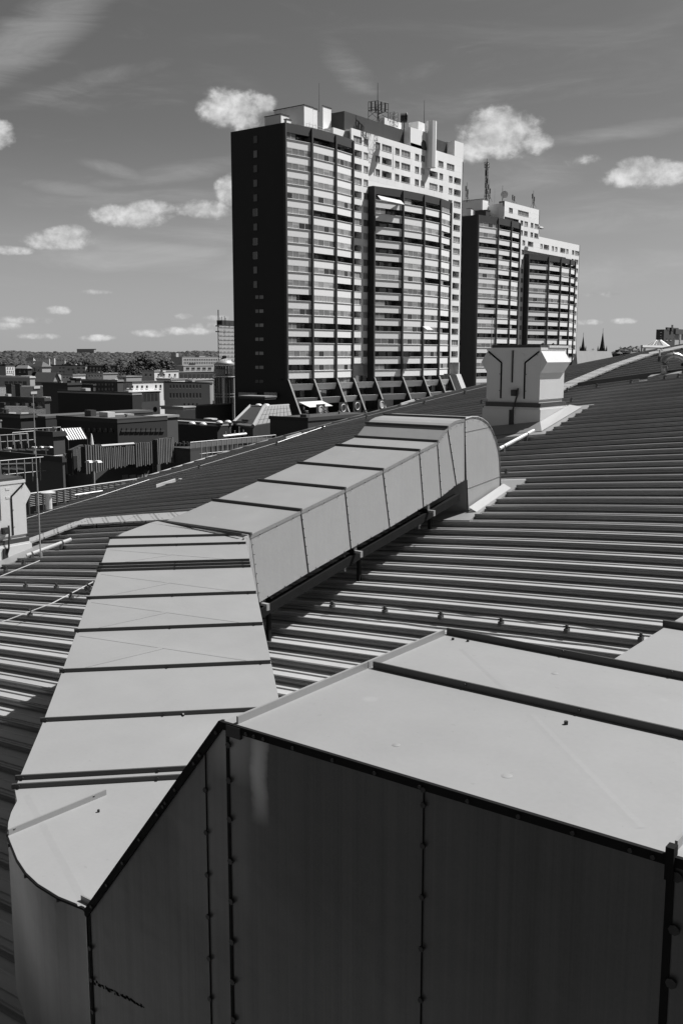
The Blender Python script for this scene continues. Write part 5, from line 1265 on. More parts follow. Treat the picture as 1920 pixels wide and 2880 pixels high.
for k in range(9000):
    u = rng.uniform(-500, 745); f = rng.random(); d = 1150 + 1450 * f
    vtop = VT_L[int((u + 500) / 1245 * (len(VT_L) - 1))]
    base = at(u, 1000, d); zz_ = GZ + (at(u, vtop + 3, 2600).z - GZ) * f
    r = rng.uniform(3.5, 8); blob(mb, (base.x, base.y, zz_ + r * .3), r, rng, .5)
o = mb.build('wooded_ridge', 'leaf'); tag(o, 'dark tree canopy covering the long ridge on the left horizon', 'woods'); o['kind'] = 'stuff'
mb = MB()
for k in range(1400):
    u = rng.uniform(1560, 2100); f = rng.random(); d = 1500 + 1900 * f
    base = at(u, 1000, d); zz_ = GZ + (at(u, 995, 3400).z - GZ) * f
    r = rng.uniform(7, 15); blob(mb, (base.x, base.y, zz_ + r * .3), r, rng, .5)
o = mb.build('wooded_ridge', 'leaf'); tag(o, 'dark tree canopy on the horizon right of the towers', 'woods'); o['kind'] = 'stuff'
mb = MB()
for k in range(420):
    u = rng.uniform(1738, 1815); d = rng.uniform(520, 640); r = rng.uniform(2.5, 4.5)
    h_ = 1 - ((u - 1780) / 48) ** 2
    base = at(u, 1000, d); zt_ = at(u, 1001 - 11 * max(0, h_), d).z
    blob(mb, (base.x, base.y, zt_ - rng.random() ** 2 * 14), r, rng)
o = mb.build('tree_group', 'leaf'); tag(o, 'rounded mass of dark trees on the skyline left of the brick block', 'trees'); o['kind'] = 'stuff'
def tree(u, v, d, hh, rr, label, seed, mk='leaf', group='trees between the town houses'):
    rg = random.Random(seed); top = at(u, v, d); bx, by = top.x, top.y; z0 = top.z - hh
    t = thing('tree', label, 'tree', (bx, by, z0), group)
    MB().tube([(bx, by, min(z0, GZ + 0) if hh > 12 else z0), (bx + .2, by, z0 + hh * .5), (bx, by + .2, top.z - hh * .15)], .35, 6, r2=.1).build('trunk', 'trunk', t)
    mb = MB()
    for k in range(int(150 + rr * 40)):
        a, h_ = rg.uniform(0, 2 * pi), rg.random(); w_ = rr * (sin(pi * min(1, .12 + h_ * .9)) ** .6) * rg.uniform(.35, 1)
        c = Vector((bx + w_ * cos(a), by + w_ * sin(a), z0 + hh * (.22 + .76 * h_)))
        if rg.random() < .5: blob(mb, c, rr * rg.uniform(.1, .22), rg, .8)
        else:
            for q in range(5):
                e = c + Vector((rg.uniform(-1, 1), rg.uniform(-1, 1), rg.uniform(-1, 1))) * rr * .25; s1 = Vector((rg.uniform(-1, 1), rg.uniform(-1, 1), rg.uniform(-1, 1))) * rr * .09; s2 = Vector((rg.uniform(-1, 1), rg.uniform(-1, 1), rg.uniform(-1, 1))) * rr * .09
                mb.face([e, e + s1, e + s2])
    mb.build('crown', mk, t)
for i, (u, v, d, hh, rr, lab) in enumerate([(337, 1007, 330, 17, 2.6, 'tall narrow dark tree right of the grey row houses'), (368, 1014, 340, 15, 3.2, 'broad dark tree just right of the tall narrow one'), (392, 1017, 350, 14, 3, 'round dark tree left of the flat white house'),
        (300, 1022, 420, 12, 3.4, 'small dark tree behind the grey row houses'), (110, 1027, 390, 12, 5, 'dark round tree between two pale houses on the left'), (430, 1014, 520, 11, 4.5, 'dark tree above the flat white house'), (462, 1008, 640, 12, 6, 'dark tree left of the long office building'),
        (60, 1022, 520, 12, 6, 'dark tree behind the leftmost white house'), (205, 1015, 640, 13, 8, 'dark tree on the slope above the grey row houses'), (20, 1016, 660, 13, 8, 'dark tree on the slope at the left edge'), (250, 1012, 700, 12, 8, 'dark tree on the slope near the small white houses'), (405, 1000, 800, 14, 9, 'dark tree high on the slope left of the office tower')]):
    tree(u, v, d, hh, rr, lab, 50 + i)
bld('wide pale hospital block standing alone above the wooded ridge', 264, 981, 2500, 216, 270, GZ, 'render2', rows=(), over=1)
for i, (uc, vt, d, ul, ur, lab) in enumerate([(128, 1000, 1050, 77, 131, 'long low white house highest on the wooded slope'), (138, 1005, 900, 104, 140, 'low white terrace below the long low house'), (152, 1004, 950, 146, 155, 'tiny white house in the middle of the slope'),
        (182, 1010, 800, 157, 184, 'white house with two dark window bands on the slope'), (197, 1010, 820, 190, 199, 'tiny white house right of the banded house'), (238, 1010, 860, 232, 240, 'small white cube house under the ridge'), (94, 1014, 700, 73, 97, 'small white hipped house low on the slope')]):
    t_, e_ = bld(lab, uc, vt, d, ul, ur, GZ, 'render', rows=[(vt + 3, vt + 5, ul + 2, uc - 1, max(2, int((uc - ul) / 8)), .6)], over=.5, rmk='roof_pale', roof_='flat' if i < 6 else 'hip')
# rows of houses
def B(*a, **k): return bld(*a, **k)[0]
B('plain white house cut by the left edge below the woods', 16, 1029, 400, -40, 41, rowsr=[(1033, 1036, 18, 40, 3, .4), (1042, 1048, 18, 40, 4, .4)], mk='render2', mk2='render')
B('dark roofed low house right of the white edge house', 78, 1036, 380, 44, 88, mk='render3', rows=[(1039, 1046, 50, 76, 2, .3)], rmk='roof_pale', roof_='hip', hr=1.2)
B('grey house with pale window beside the dark round tree', 118, 1031, 385, 86, 142, mk='render2', rows=[(1038, 1044, 92, 115, 2, .25)], roof_='hip', rmk='tile', hr=2)
B('long grey row house with square windows in three groups', 240, 1029, 440, 145, 246, mk='render2', rows=[(1032.5, 1037, 164, 184, 2, .6), (1036, 1042.5, 188, 210, 2, .55), (1032.5, 1039, 213, 243, 2, .5), (1044, 1048, 164, 184, 2, .6), (1044, 1049, 200, 243, 3, .4)])
B('small bright cube building in front of the long row house', 158, 1050, 330, 144, 176, mk='render2', mk2='render', rows=())
B('wide dark hall with pale roof edge behind the trees', 330, 1029, 430, 247, 345, mk='render3', rmk='roof_pale', rows=[(1033, 1037, 250, 325, 8, .5), (1041, 1045, 250, 325, 8, .5)], win='glass2')
B('flat roofed white house with its right face coloured as sunlit', 434, 1045, 320, 399, 502, mk='render2', mk2='render', rows=[(1051, 1058, 404, 430, 2, .35)], rowsr=[(1051, 1057, 438, 500, 4, .3)], rmk='roof_pale')
B('small white roof block on top of the flat white house', 458, 1038, 322, 454, 466, zb=at(458, 1046, 322).z, mk='render', mk2='render')
B('long four storey office building with flat roof below the ridge', 512, 1004, 900, 482, 615, mk='render2', rowsr=[(1009, 1014, 516, 612, 20, .6), (1018, 1023, 516, 612, 20, .6)], rmk='roof_pale')
B('tall stair tower at the left end of the long office building', 495, 992, 905, 480, 502, mk='render2')
B('roof plant box on the long office building', 560, 999, 905, 548, 577, zb=at(560, 1004, 905).z, mk='render2')
B('lower grey wing with five square windows beside the glass dome', 516, 1029, 460, 495, 600, mk='render2', rowsr=[(1033, 1040, 520, 597, 5, .6)], rmk='roof_pale')
B('dark car park level with columns under the grey wing', 500, 1047, 400, 495, 602, mk='render3', rowsr=[(1052, 1064, 505, 600, 8, .7)], rmk='roof_pale')
# high-rise slab left of tower 1
t, (hx0, hx1, hy0, hy1, hz) = bld('slim banded office high-rise just left of the dark tower', 614, 914, 640, 611.5, 668, mk='render2', rmk='render3')
for k in range(9):
    v = 917.5 + 11.6 * k
    p = onx(616, v, hx1); q = onx(668, v + 4.5, hx1); MB().box(hx1, hx1 + .1, p.y, hy1, q.z, p.z, 'glass').build('window_band', None, t)
    for j in range(14):
        y = p.y + (hy1 - p.y) * (j + .5) / 14; MB().box(hx1 + .1, hx1 + .25, y - .25, y + .25, q.z, p.z, 'frame').build('mullion', None, t)
bx_ = at(622, 900, 645); MB().box(bx_.x - 4, bx_.x, bx_.y, bx_.y + 12, hz, bx_.z).build('plant_box', 'dark', t)
for (u, v) in ((613.5, 871), (619, 892), (624, 890), (631, 888), (634, 893), (645, 906)):
    p = at(u, v, 645); MB().tube([(p.x, p.y, hz - 1), tuple(p)], .35 if u < 614 else .2, 5).build('aerial', 'steel', t)
for v in (916, 932): p = at(606, v, 640); q = at(616, v, 640); MB().tube([p, q], .4, 4).build('arm', 'steel', t)
# domed glass stair tower
dc = at(632, 1060, 320); rD = 32 / F_PX * 320; zD = lambda v: at(632, v, 320).z
t = thing('domed_tower', 'round glazed tower with a ribbed metal dome and lantern beside the dark block', 'tower', (dc.x, dc.y, GZ))
MB().lathe((dc.x, dc.y, 0), [(rD, GZ), (rD, zD(1062))], 24).build('drum', 'glass', t)
MB().lathe((dc.x, dc.y, 0), [(rD * 1.05, zD(1062)), (rD * 1.08, zD(1057)), (rD * .96, zD(1056)), (rD * .94, zD(1038)), (rD * .86, zD(1028))], 24).build('glazed_ring', 'glass', t)
MB().lathe((dc.x, dc.y, 0), [(rD * .9, zD(1027)), (rD * .72, zD(1018)), (rD * .45, zD(1011)), (rD * .2, zD(1008))], 24).build('dome', 'copper', t, smooth=True)
MB().lathe((dc.x, dc.y, 0), [(rD * .16, zD(1009)), (rD * .2, zD(1002)), (rD * .28, zD(1001)), (.05, zD(999))], 12).build('lantern', 'steel', t)
MB().lathe((dc.x, dc.y, 0), [(rD * 1.1, zD(1059.5)), (rD * 1.1, zD(1057.5))], 24).build('ledge_ring', 'render', t)
for k in range(24):
    a = 2 * pi * k / 24 + .1; x, y = dc.x + rD * 1.01 * cos(a), dc.y + rD * 1.01 * sin(a)
    MB().tube([(x, y, GZ), (x, y, zD(1062))], .18, 5).build('mullion', 'dframe' if k % 4 else 'render', t)
    MB().tube([(dc.x + rD * .95 * cos(a), dc.y + rD * .95 * sin(a), zD(1050)), (dc.x + rD * .88 * cos(a), dc.y + rD * .88 * sin(a), zD(1028)), (dc.x + rD * .46 * cos(a), dc.y + rD * .46 * sin(a), zD(1010.5))], .10, 4).build('dome_rib', 'rail', t)
MB().tube([(dc.x - rD * .95, dc.y - 1, zD(1027)), (dc.x - rD * .1, dc.y, zD(1006))], .35, 5).build('maintenance_ladder', 'steel', t)
for v in (1108, 1116): MB().lathe((dc.x, dc.y, 0), [(rD * 1.04, zD(v)), (rD * 1.04, zD(v - 2))], 24).build('ledge_ring', 'render2', t)
# L shaped white civic building
t, e = bld('long white wing with small square windows and ribbon glazing below', 372, 1076, 262, 343, 459, mk='render2', mk2='render', rowsr=[(1084, 1091, 352, 420, 5, .36), (1082, 1091, 432, 458, 2, .35)], rmk='asphalt_roof')
x1 = e[1]
p = onx(350, 1104, x1); q = onx(444, 1113, x1)
MB().box(x1, x1 + .12, p.y, q.y, q.z, p.z, 'glass').box(x1 + .12, x1 + 1.0, p.y - .3, q.y + .3, p.z, p.z + .3, 'render').build('ribbon_window', None, t)
for k in range(12):
    y = p.y + (q.y - p.y) * (k + .5) / 12; MB().box(x1 + .12, x1 + .3, y - .12, y + .12, q.z, p.z, 'frame').build('mullion', None, t)
B('grey wing with two rows of narrow windows next to the domed tower', 590, 1079, 275, 461, 597, mk='render2', rows=[(1082, 1091, 475, 568, 10, .42), (1105, 1118.5, 475, 568, 10, .46), (1134, 1144, 513, 560, 4, .4)], rmk='asphalt_roof')
t, e = bld('white pavilion with glazed upper floor and round window', 397, 1106, 190, 392, 449, mk='render', mk2='render', rmk='render3')
x1 = e[1]; p = onx(400, 1108, x1); q = onx(443, 1127, x1)
MB().box(x1, x1 + .1, p.y, q.y, q.z, p.z, 'glass2').build('window', None, t)
for k in range(5):
    y = p.y + (q.y - p.y) * k / 4; MB().box(x1 + .1, x1 + .2, y - .05, y + .05, q.z, p.z, 'frame').build('mullion', None, t)
p = onx(436, 1151, x1); MB().tube([(x1 - .05, p.y, p.z), (x1 + .05, p.y, p.z)], 7 / F_PX * 190 * 1.1, 18).build('round_window', 'glass', t)
B('low curved canopy roof right of the white pavilion', 515, 1147, 185, 452, 548, zb=at(515, 1153, 185).z, mk='render2', rmk='render2')
B('small flat roof with a chimney right of the canopy', 552, 1142, 200, 549, 652, zb=GZ, mk='render3', rmk='roof_pale')
# dark blocks middle left
B('large black windowless block with a sunlit roof rim', 372, 1111, 150, 163, 398, mk='black', rmk='roof_pale', over=.05)
B('stepped dark block behind the black windowless block', 330, 1073, 215, 228, 346, mk='render3', rmk='roof_pale', rows=[(1078, 1084, 236, 322, 9, .45), (1091, 1098, 236, 322, 9, .45)], win='glass2', fr='dframe')
B('raised dark plant box on the stepped dark block', 214, 1066, 216, 197, 226, zb=GZ, mk='black')
B('grey concrete wall block with a tiny lamp', 190, 1083, 178, 120, 228, mk='render3', rows=())
B('glazed entrance front between the grey and black blocks', 262, 1084, 180, 228, 268, mk='render3', rows=[(1088, 1110, 229, 256, 6, .7)], win='glass2')
t, e = bld('long low building with a pale parapet and slanted skylights at the left', 84, 1063, 230, -40, 98, mk='render2', rmk='render', rows=[(1072, 1083, 12, 76, 5, .8)])
B('pale roofed house left of the stepped dark block', 150, 1073, 240, 97, 168, mk='render3', rmk='tile2', roof_='gable', hr=2.2)
# tiled roofs at left
def tiled_roof(label, pts_, mk, n, m, name='roof_house', zb=GZ, wallmk='render3', skl=()):
    P = [Vector(p) for p in pts_]   # eave left, eave right, ridge right, ridge left
    cx = sum((p for p in P), Vector()) / 4
    t = thing(name, label, 'house', (cx.x, cx.y, zb), None)
    nrm = (P[1] - P[0]).cross(P[3] - P[0]).normalized()
    if nrm.z < 0: nrm = -nrm
    me = MB()
    for i in range(n):
        for j in range(m):
            f = lambda a, b: (P[0].lerp(P[1], a)).lerp(P[3].lerp(P[2], a), b)
            a0_, a1_ = i / n + .06 / n, (i + 1) / n - .06 / n; b0_, b1_ = j / m, (j + 1) / m + .15 / m
            off = nrm * .07
            me.face([f(a0_, b0_) + off, f(a1_, b0_) + off, f(a1_, min(1, b1_)) + off * .1, f(a0_, min(1, b1_)) + off * .1]).face([f(a0_, b0_), f(a1_, b0_), f(a1_, b0_) + off, f(a0_, b0_) + off])
    o = me.build('tile', mk, t); o['kind'] = 'stuff'
    MB().face([P[0], P[1], P[2], P[3]]).face([P[0], P[3], Vector((P[3].x, P[3].y, zb)), Vector((P[0].x, P[0].y, zb))]).face([P[1], P[0], Vector((P[0].x, P[0].y, zb)), Vector((P[1].x, P[1].y, zb))]).face([P[2], P[1], Vector((P[1].x, P[1].y, zb)), Vector((P[2].x, P[2].y, zb))]).face([P[3], P[2], Vector((P[2].x, P[2].y, zb)), Vector((P[3].x, P[3].y, zb))]).build('wall', wallmk, t)
    MB().tube([P[3], P[2]], .14, 6).build('ridge', 'roof_pale', t)
    for (a, b, mk_) in skl:
        c = f_(P, a, b) + nrm * .1; d1_ = (P[1] - P[0]).normalized() * .45; d2_ = (P[3] - P[0]).normalized() * .6
        MB().hexa([c - d1_ - d2_, c + d1_ - d2_, c + d1_ + d2_, c - d1_ + d2_], [c - d1_ - d2_ + nrm * .12, c + d1_ - d2_ + nrm * .12, c + d1_ + d2_ + nrm * .12, c - d1_ + d2_ + nrm * .12]).build('roof_window', mk_, t)
    return t, P, nrm
def f_(P, a, b): return (P[0].lerp(P[1], a)).lerp(P[3].lerp(P[2], a), b)
def roofpts(u0, v0, u1, v1, u2, v2, u3, v3, d0, d1): return [at(u0, v0, d0), at(u1, v1, d0), at(u2, v2, d1), at(u3, v3, d1)]
tiled_roof('dark diamond tiled roof with two small roof windows', roofpts(58, 1122, 122, 1119, 119, 1086, 61, 1087, 148, 153), 'tile', 26, 16, skl=((.75, .8, 'rail'), (.6, .35, 'rail')))
tiled_roof('pale tiled roof below the dark dormer house', roofpts(15, 1174, 112, 1173, 131, 1145, 15, 1144, 118, 123), 'tile2', 40, 20, skl=((.2, .2, 'roof_pale'), (.55, .2, 'roof_pale')))
tiled_roof('pale tiled roof slope at the left edge behind the chimneys', roofpts(-40, 1124, 30, 1122, 15, 1090, -40, 1090, 150, 155), 'tile2', 26, 16)
for (uc, vt, d, ul, ur, lab) in ((32, 1084, 150, 16, 34, 'left dark chimney block of the tiled roof house'), (56, 1083, 147, 42, 60, 'right dark chimney block of the tiled roof house'), (12, 1138, 116, 0, 15, 'dark chimney on the pale tiled roof')):
    B(lab, uc, vt, d, ul, ur, zb=at(uc, vt + 42, d).z, mk='brick', name='chimney', cat='chimney', over=.05)
t, e = bld('low dark dormer house with white framed windows', 126, 1128, 122, -20, 140, mk='render3', rmk='asphalt_roof', rows=[(1131, 1143, 14, 124, 5, .5)], win='glass')
for (u0, u1) in ((51, 58), (77, 84), (94, 101)): p = ony(u0, 1133, e[2]); q = ony(u1, 1142, e[2]); MB().box(p.x, q.x, e[2] - .3, e[2] - .1, q.z, p.z).build('chimney_stack', 'render', t)
# ---- nearer dark terraces
B('dark gabled block in front of the pale tiled roof', 58, 1176, 100, -40, 100, mk='black', rmk='render3', roof_='flat')
B('long dark parapet block with a tiny roof lamp', 128, 1177, 108, 80, 430, mk='black', rmk='render3', over=.05)
B('deep dark block with a broad dark roof behind the slatted terraces', 330, 1190, 96, 160, 470, mk='black', rmk='render3', over=.05, rows=[(1203, 1211, 182, 322, 9, .4)], rowsr=[(1203, 1210, 338, 462, 9, .5)], win='glass', fr='dframe')
B('dark recessed terrace storey behind the left railings', 150, 1228, 82, -60, 182, mk='render3', rows=[(1250, 1262, -10, 140, 7, .6)], rmk='terrace')
B('dark lower terrace storey at the left below the long railing', 176, 1300, 74, -60, 182, mk='render3', rows=[(1310, 1316, 10, 70, 3, .7)], win='glass2', rmk='terrace', over=.1)
def railing(label, pts_, posts, hmid, down, d, r=.035):
    """pts: two pixel ends of the top rail, depths d=(d0,d1); hmid, down in metres below the top rail"""
    a = at(*pts_[0], d[0]); b = at(*pts_[1], d[1])
    t = thing('railing', label, 'railing', (a.x, a.y, a.z - down), 'steel railings on the terraces')
    MB().tube([a, b], r, 5).build('top_rail', 'rail', t)
    h = Vector((0, 0, hmid)); MB().tube([a - h, b - h], r * .8, 5).build('mid_rail', 'rail', t)
    for k in range(posts):
        p = a.lerp(b, k / (posts - 1)); MB().tube([p, p - Vector((0, 0, down))], r * 1.1, 5).build('post', 'rail', t)
railing('long terrace railing with many posts right of the slatted walls', ((535, 1244), (775, 1223)), 18, 1.05, 1.75, (84, 92))
railing('railing in front of the lit ground at the left edge terrace', ((0, 1296), (176, 1280)), 9, 1.05, 1.75, (73, 76))
railing('upper left railing around the small terrace', ((0, 1224), (78, 1219)), 5, .5, 1.1, (76, 77))
railing('railing section with panes beside the glass pergola', ((52, 1208), (170, 1201)), 8, .6, 1.15, (88, 90))
railing('short inner railing behind the left terrace', ((35, 1217), (95, 1212)), 4, .7, .95, (80, 81))
# slatted timber walls
def slatted(label, u0, v0, u1, v1, vb0, d0, d1, bright=True):
    a = at(u0, v0, d0); b = at(u1, v1, d1); zb = at(u0, vb0, d0).z
    L = sqrt((b.x - a.x) ** 2 + (b.y - a.y) ** 2); n = max(4, int(L / .30)); d = Vector((b.x - a.x, b.y - a.y, 0)) / L; nn = Vector((d.y, -d.x, 0))
    t = thing('slatted_screen', label, 'screen', (a.x, a.y, zb), 'vertical timber slat screens')
    A = Vector((a.x, a.y, 0)); B_ = Vector((b.x, b.y, 0))
    def pl(p, q, o0, o1, z0, z1, nm, mk):
        c = [p + nn * o0, q + nn * o0, q + nn * o1, p + nn * o1]
        if (c[1] - c[0]).cross(c[3] - c[0]).z < 0: c = [c[3], c[2], c[1], c[0]]
        return MB().hexa([(v.x, v.y, z0) for v in c], [(v.x, v.y, z1) for v in c]).build(nm, mk, t)
    pl(A, B_, -.4, -.1, zb, a.z - .1, 'backing_wall', 'black')
    rg = random.Random(u0)
    me = MB()
    for k in range(n):
        p = A + d * (L * (k + .25) / n); q = A + d * (L * (k + .68) / n); zt_ = a.z + (b.z - a.z) * k / n + rg.uniform(-.12, .05); z0 = zb + rg.uniform(-.12, .1)
        if k < 60:
            c = [p + nn * -.1, q + nn * -.1, q + nn * .02, p + nn * .02]
            if (c[1] - c[0]).cross(c[3] - c[0]).z < 0: c = [c[3], c[2], c[1], c[0]]
            MB().hexa([(v.x, v.y, z0) for v in c], [(v.x, v.y, zt_) for v in c]).build('slat', 'slat', t)
    return t
slatted('leftmost slatted screen beside the terrace railing', 178, 1276, 203, 1274, 1334, 80, 79)
slatted('slatted screen behind the white street lamp', 238, 1252, 286, 1250, 1332, 78, 80)
slatted('dark slatted screen turned away between two lit screens', 204, 1262, 238, 1254, 1334, 79, 84)
slatted('widest slatted screen with a pale coping', 286, 1258, 378, 1252, 1324, 80, 85)
slatted('slatted screen right of the wide coped screen', 380, 1247, 440, 1240, 1314, 85, 88)
slatted('bright narrow slatted screen left of the long railing', 441, 1233, 488, 1229, 1309, 82, 85)
slatted('darkest slatted screen ending at the long railing', 489, 1244, 533, 1240, 1302, 86, 86)
p = at(284, 1258, 80); q = at(376, 1251, 85); MB_ = MB().tube([p + Vector((0, 0, .1)), q + Vector((0, 0, .1))], .12, 4); tag(MB_.build('coping_beam', 'rail'), 'pale coping beam lying on the widest slatted screen', 'beam')
B('grey lower wall block under the slatted screens', 256, 1330, 81.5, 138, 262, mk='render3', rmk='terrace', over=0)
B('dark glazed base storey under the middle slats', 262, 1322, 83, 256, 430, mk='render3', rowsr=[(1336, 1346, 340, 425, 4, .8), (1350, 1357, 340, 425, 4, .8)], win='glass2', rmk='terrace', over=0)
B('dark glazed base storey under the bright narrow slats', 442, 1306, 88, 430, 540, mk='render3', rowsr=[(1318, 1330, 452, 500, 4, .8)], win='glass', rmk='terrace', over=0)
B('dark terrace wall under the long railing', 535, 1270, 84, 450, 800, mk='render3', rmk='terrace', over=0)
# glass pergola
a = at(172, 1207, 92); b = at(228, 1204, 93); c = at(245, 1234, 89); d = at(191, 1238, 88)
t = thing('glass_pergola', 'pergola with a sloping glass roof of eight bright panes', 'pergola', (a.x, a.y, a.z - 2.6))
for k in range(8):
    f0, f1 = k / 8 + .012, (k + 1) / 8 - .012
    q4 = [a.lerp(b, f0), a.lerp(b, f1), d.lerp(c, f1), d.lerp(c, f0)]
    MB().hexa(q4[::-1], [v + Vector((0, 0, .04)) for v in q4[::-1]]).build('pane', 'render', t)
for k in range(9):
    p, q = a.lerp(b, k / 8), d.lerp(c, k / 8); MB().tube([p + Vector((0, 0, .05)), q + Vector((0, 0, .05))], .04, 4).build('rafter', 'dframe', t)
MB().tube([a, b], .08, 5).build('ridge_beam', 'rail', t)
for p in (c, d): MB().tube([p, p - Vector((0, 0, 2.4))], .07, 5).build('post', 'dframe', t)
# roof with skylight domes and planters near the tower foot
t, e = bld('dark building with a gravel roof that carries four skylight domes', 698, 1195, 128, 500, 712, mk='black', rmk='roof_pale', over=.05, rows=[(1213, 1219, 630, 690, 5, .1)])
t, e = bld('lower dark wing with a broad gravel roof left of the skylights', 611, 1199, 127, 430, 660, mk='black', rmk='roof_pale', over=.05)
for i, (u, v, d) in enumerate(((540, 1191, 124), (571, 1193, 123), (617, 1188, 127), (641, 1187, 129), (727, 1140, 143), (749, 1140, 144))):
    p = at(u, v, d); r_ = 12 / F_PX * d; lab = ['leftmost of the four low domes', 'second low dome from the left', 'third low dome from the left', 'low dome nearest the mansard', 'left dome on the mansard top', 'right dome on the mansard top'][i]
    t = thing('skylight_dome', 'white acrylic skylight, ' + lab, 'skylight', (p.x, p.y, p.z), 'white skylight domes')
    MB().lathe((p.x, p.y, p.z - .25), [(r_ * 1.0, -.1), (r_ * 1.0, .12)], 4).build('curb', 'dframe', t)
    MB().lathe((p.x, p.y, p.z - .13), [(r_ * .95, 0), (r_ * .8, .22), (r_ * .45, .36), (r_ * .1, .40)], 12).build('dome', 'wire', t, smooth=True)
# mansard
bl, bm, br = at(652, 1192, 131), at(711, 1198, 124), at(823, 1180, 131)
tl, tm, tr = at(703, 1142, 140), at(741, 1143, 136), at(812, 1139, 141)
t = thing('mansard_roof', 'tile clad mansard roof with a recessed dark slope at the foot of the tower', 'roof', (bm.x, bm.y, bm.z))
MB().face([bm, br, tr, tm]).face([bl, bm, tm, tl]).face([tl, tm, tr, tr + (tl - tm)]).face([bl, bm, Vector((bm.x, bm.y, GZ)), Vector((bl.x, bl.y, GZ))][::-1]).face([bm, br, Vector((br.x, br.y, GZ)), Vector((bm.x, bm.y, GZ))][::-1]).build('backing', 'dark', t)
nr = (br - bm).cross(tm - bm).normalized() * -.08
if nr.x < 0: nr = -nr
for i in range(9):
    for j in range(4):
        f = lambda a_, b_: bm.lerp(br, a_).lerp(tm.lerp(tr, a_), b_)
        q4 = [f(i / 9 + .006, j / 4 + .01), f((i + 1) / 9 - .006, j / 4 + .01), f((i + 1) / 9 - .006, (j + 1) / 4 - .01), f(i / 9 + .006, (j + 1) / 4 - .01)]
        MB().hexa(q4, [v + nr for v in q4]).build('tile', 'tilegrey', t)
MB().tube([bm, tm], .28, 4).build('hip_trim', 'tilegrey', t); MB().tube([bl, tl], .28, 4).build('hip_trim', 'tilegrey', t); MB().tube([tl, tm, tr], .16, 4).build('top_trim', 'tilegrey', t)
MB().tube([bl, bm], .2, 4).build('eave_trim', 'roof_pale', t)
t, e = bld('dark podium block under the terrace in front of the fins', 866, 1184, 118, 759, 1060, mk='dark', rmk='terrace', over=.1)
t, e = bld('low grey plinth band on the dark end wall of the first tower', 745, 1118, 183, 672, 776, zb=at(745, 1124, 183).z, mk='dark', rmk='tilegrey', over=.1)
for (u0, u1, k) in ((672, 719, 0), (744, 776, 1)):
    p = ony(u0, 1103, P1.y - 1.0); q = ony(u1, 1118, P1.y - 1.0)
    MB_ = MB(); n = 4
    for j in range(n): MB_.box(p.x + (q.x - p.x) * j / n + .03, p.x + (q.x - p.x) * (j + 1) / n - .03, P1.y - 1.2, P1.y - .6, q.z, p.z)
    o = MB_.build('balustrade_panels', 'render2'); o['kind'] = 'stuff'; tag(o, 'pale ' + ['left', 'right'][k] + ' balustrade of square panels at the foot of the black end wall', 'balustrade', 'pale balustrades on the black wall')
# planter bench on the dark wing
a = at(627, 1227, 100); b = at(692, 1220, 104)
t = thing('planter_ledge', 'white window ledge with short posts on the dark wing', 'ledge', (a.x, a.y, a.z))
MB().tube([a, b], .14, 4).build('ledge', 'render', t)
for k in range(5):
    p = a.lerp(b, .13 + .19 * k); MB().tube([p, p + Vector((0, 0, .45 + .35 * (k % 2)))], .07, 4).build('post', 'wire', t)
# plants and pots on the tower terrace
for i, (u, v, d, r_) in enumerate(((855, 1176, 176, 1.0), (905, 1170, 176, .9), (943, 1172, 178, 1.3), (975, 1170, 178, 1.2), (998, 1172, 180, 1.0), (885, 1176, 176, .7), (1025, 1163, 184, 1.2), (1045, 1160, 184, 1.0), (911, 1160, 178, .8))):
    p = at(u, v, d); rg = random.Random(i)
    t = thing('terrace_plant', 'small bushy plant on the tower terrace, ' + ['at the first fin', 'in a round pot by the awning', 'broad one under the second screen', 'broad one right of the second fin', 'under the third screen', 'low one beneath the awning', 'left one near the pale balcony hut', 'right one at the roof edge', 'tall one behind the round pot'][i], 'plant', (p.x, p.y, p.z - r_), 'plants on the tower terrace')
    mb = MB()
    for k in range(70):
        c_ = p + Vector((rg.gauss(0, .45), rg.gauss(0, .6), rg.uniform(-.5, .5))) * r_; s1 = Vector((rg.uniform(-1, 1), rg.uniform(-1, 1), rg.uniform(-1, 1))) * .35; s2 = Vector((rg.uniform(-1, 1), rg.uniform(-1, 1), rg.uniform(-1, 1))) * .35
        mb.face([c_, c_ + s1, c_ + s2])
    mb.build('foliage', 'leaf2', t)
    MB().lathe((p.x, p.y, p.z - r_ - .2), [(.35, 0), (.5, .6)], 10).build('pot', 'brick' if i % 2 else 'render2', t)
# street lamps
def lamp(u, vt, vb, d, lab, two=True):
    p = at(u, vt, d); zb = at(u, vb, d).z
    t = thing('street_lamp', lab, 'lamp', (p.x, p.y, zb), 'white twin headed lamps')
    MB().tube([(p.x, p.y, zb - 6), tuple(p)], .05, 6).build('pole', 'rail', t)
    for s_ in ((-1, 1) if two else (1,)):
        q = p + Vector((.8, .6, 0)) * s_ * 12 / F_PX * d; MB().tube([p, q], .045, 5).build('arm', 'rail', t)
        MB().hexa([(q.x - .2, q.y - .15, q.z - .04), (q.x + .2, q.y - .15, q.z - .04), (q.x + .2, q.y + .15, q.z - .04), (q.x - .2, q.y + .15, q.z - .04)], [(q.x - .12, q.y - .1, q.z + .05), (q.x + .12, q.y - .1, q.z + .05), (q.x + .12, q.y + .1, q.z + .05), (q.x - .12, q.y + .1, q.z + .05)]).build('lamp_head', 'render', t)
lamp(263, 1298, 1392, 52, 'white twin headed lamp in front of the slatted screens')
lamp(129, 1257, 1292, 78, 'white twin headed lamp behind the left railing')
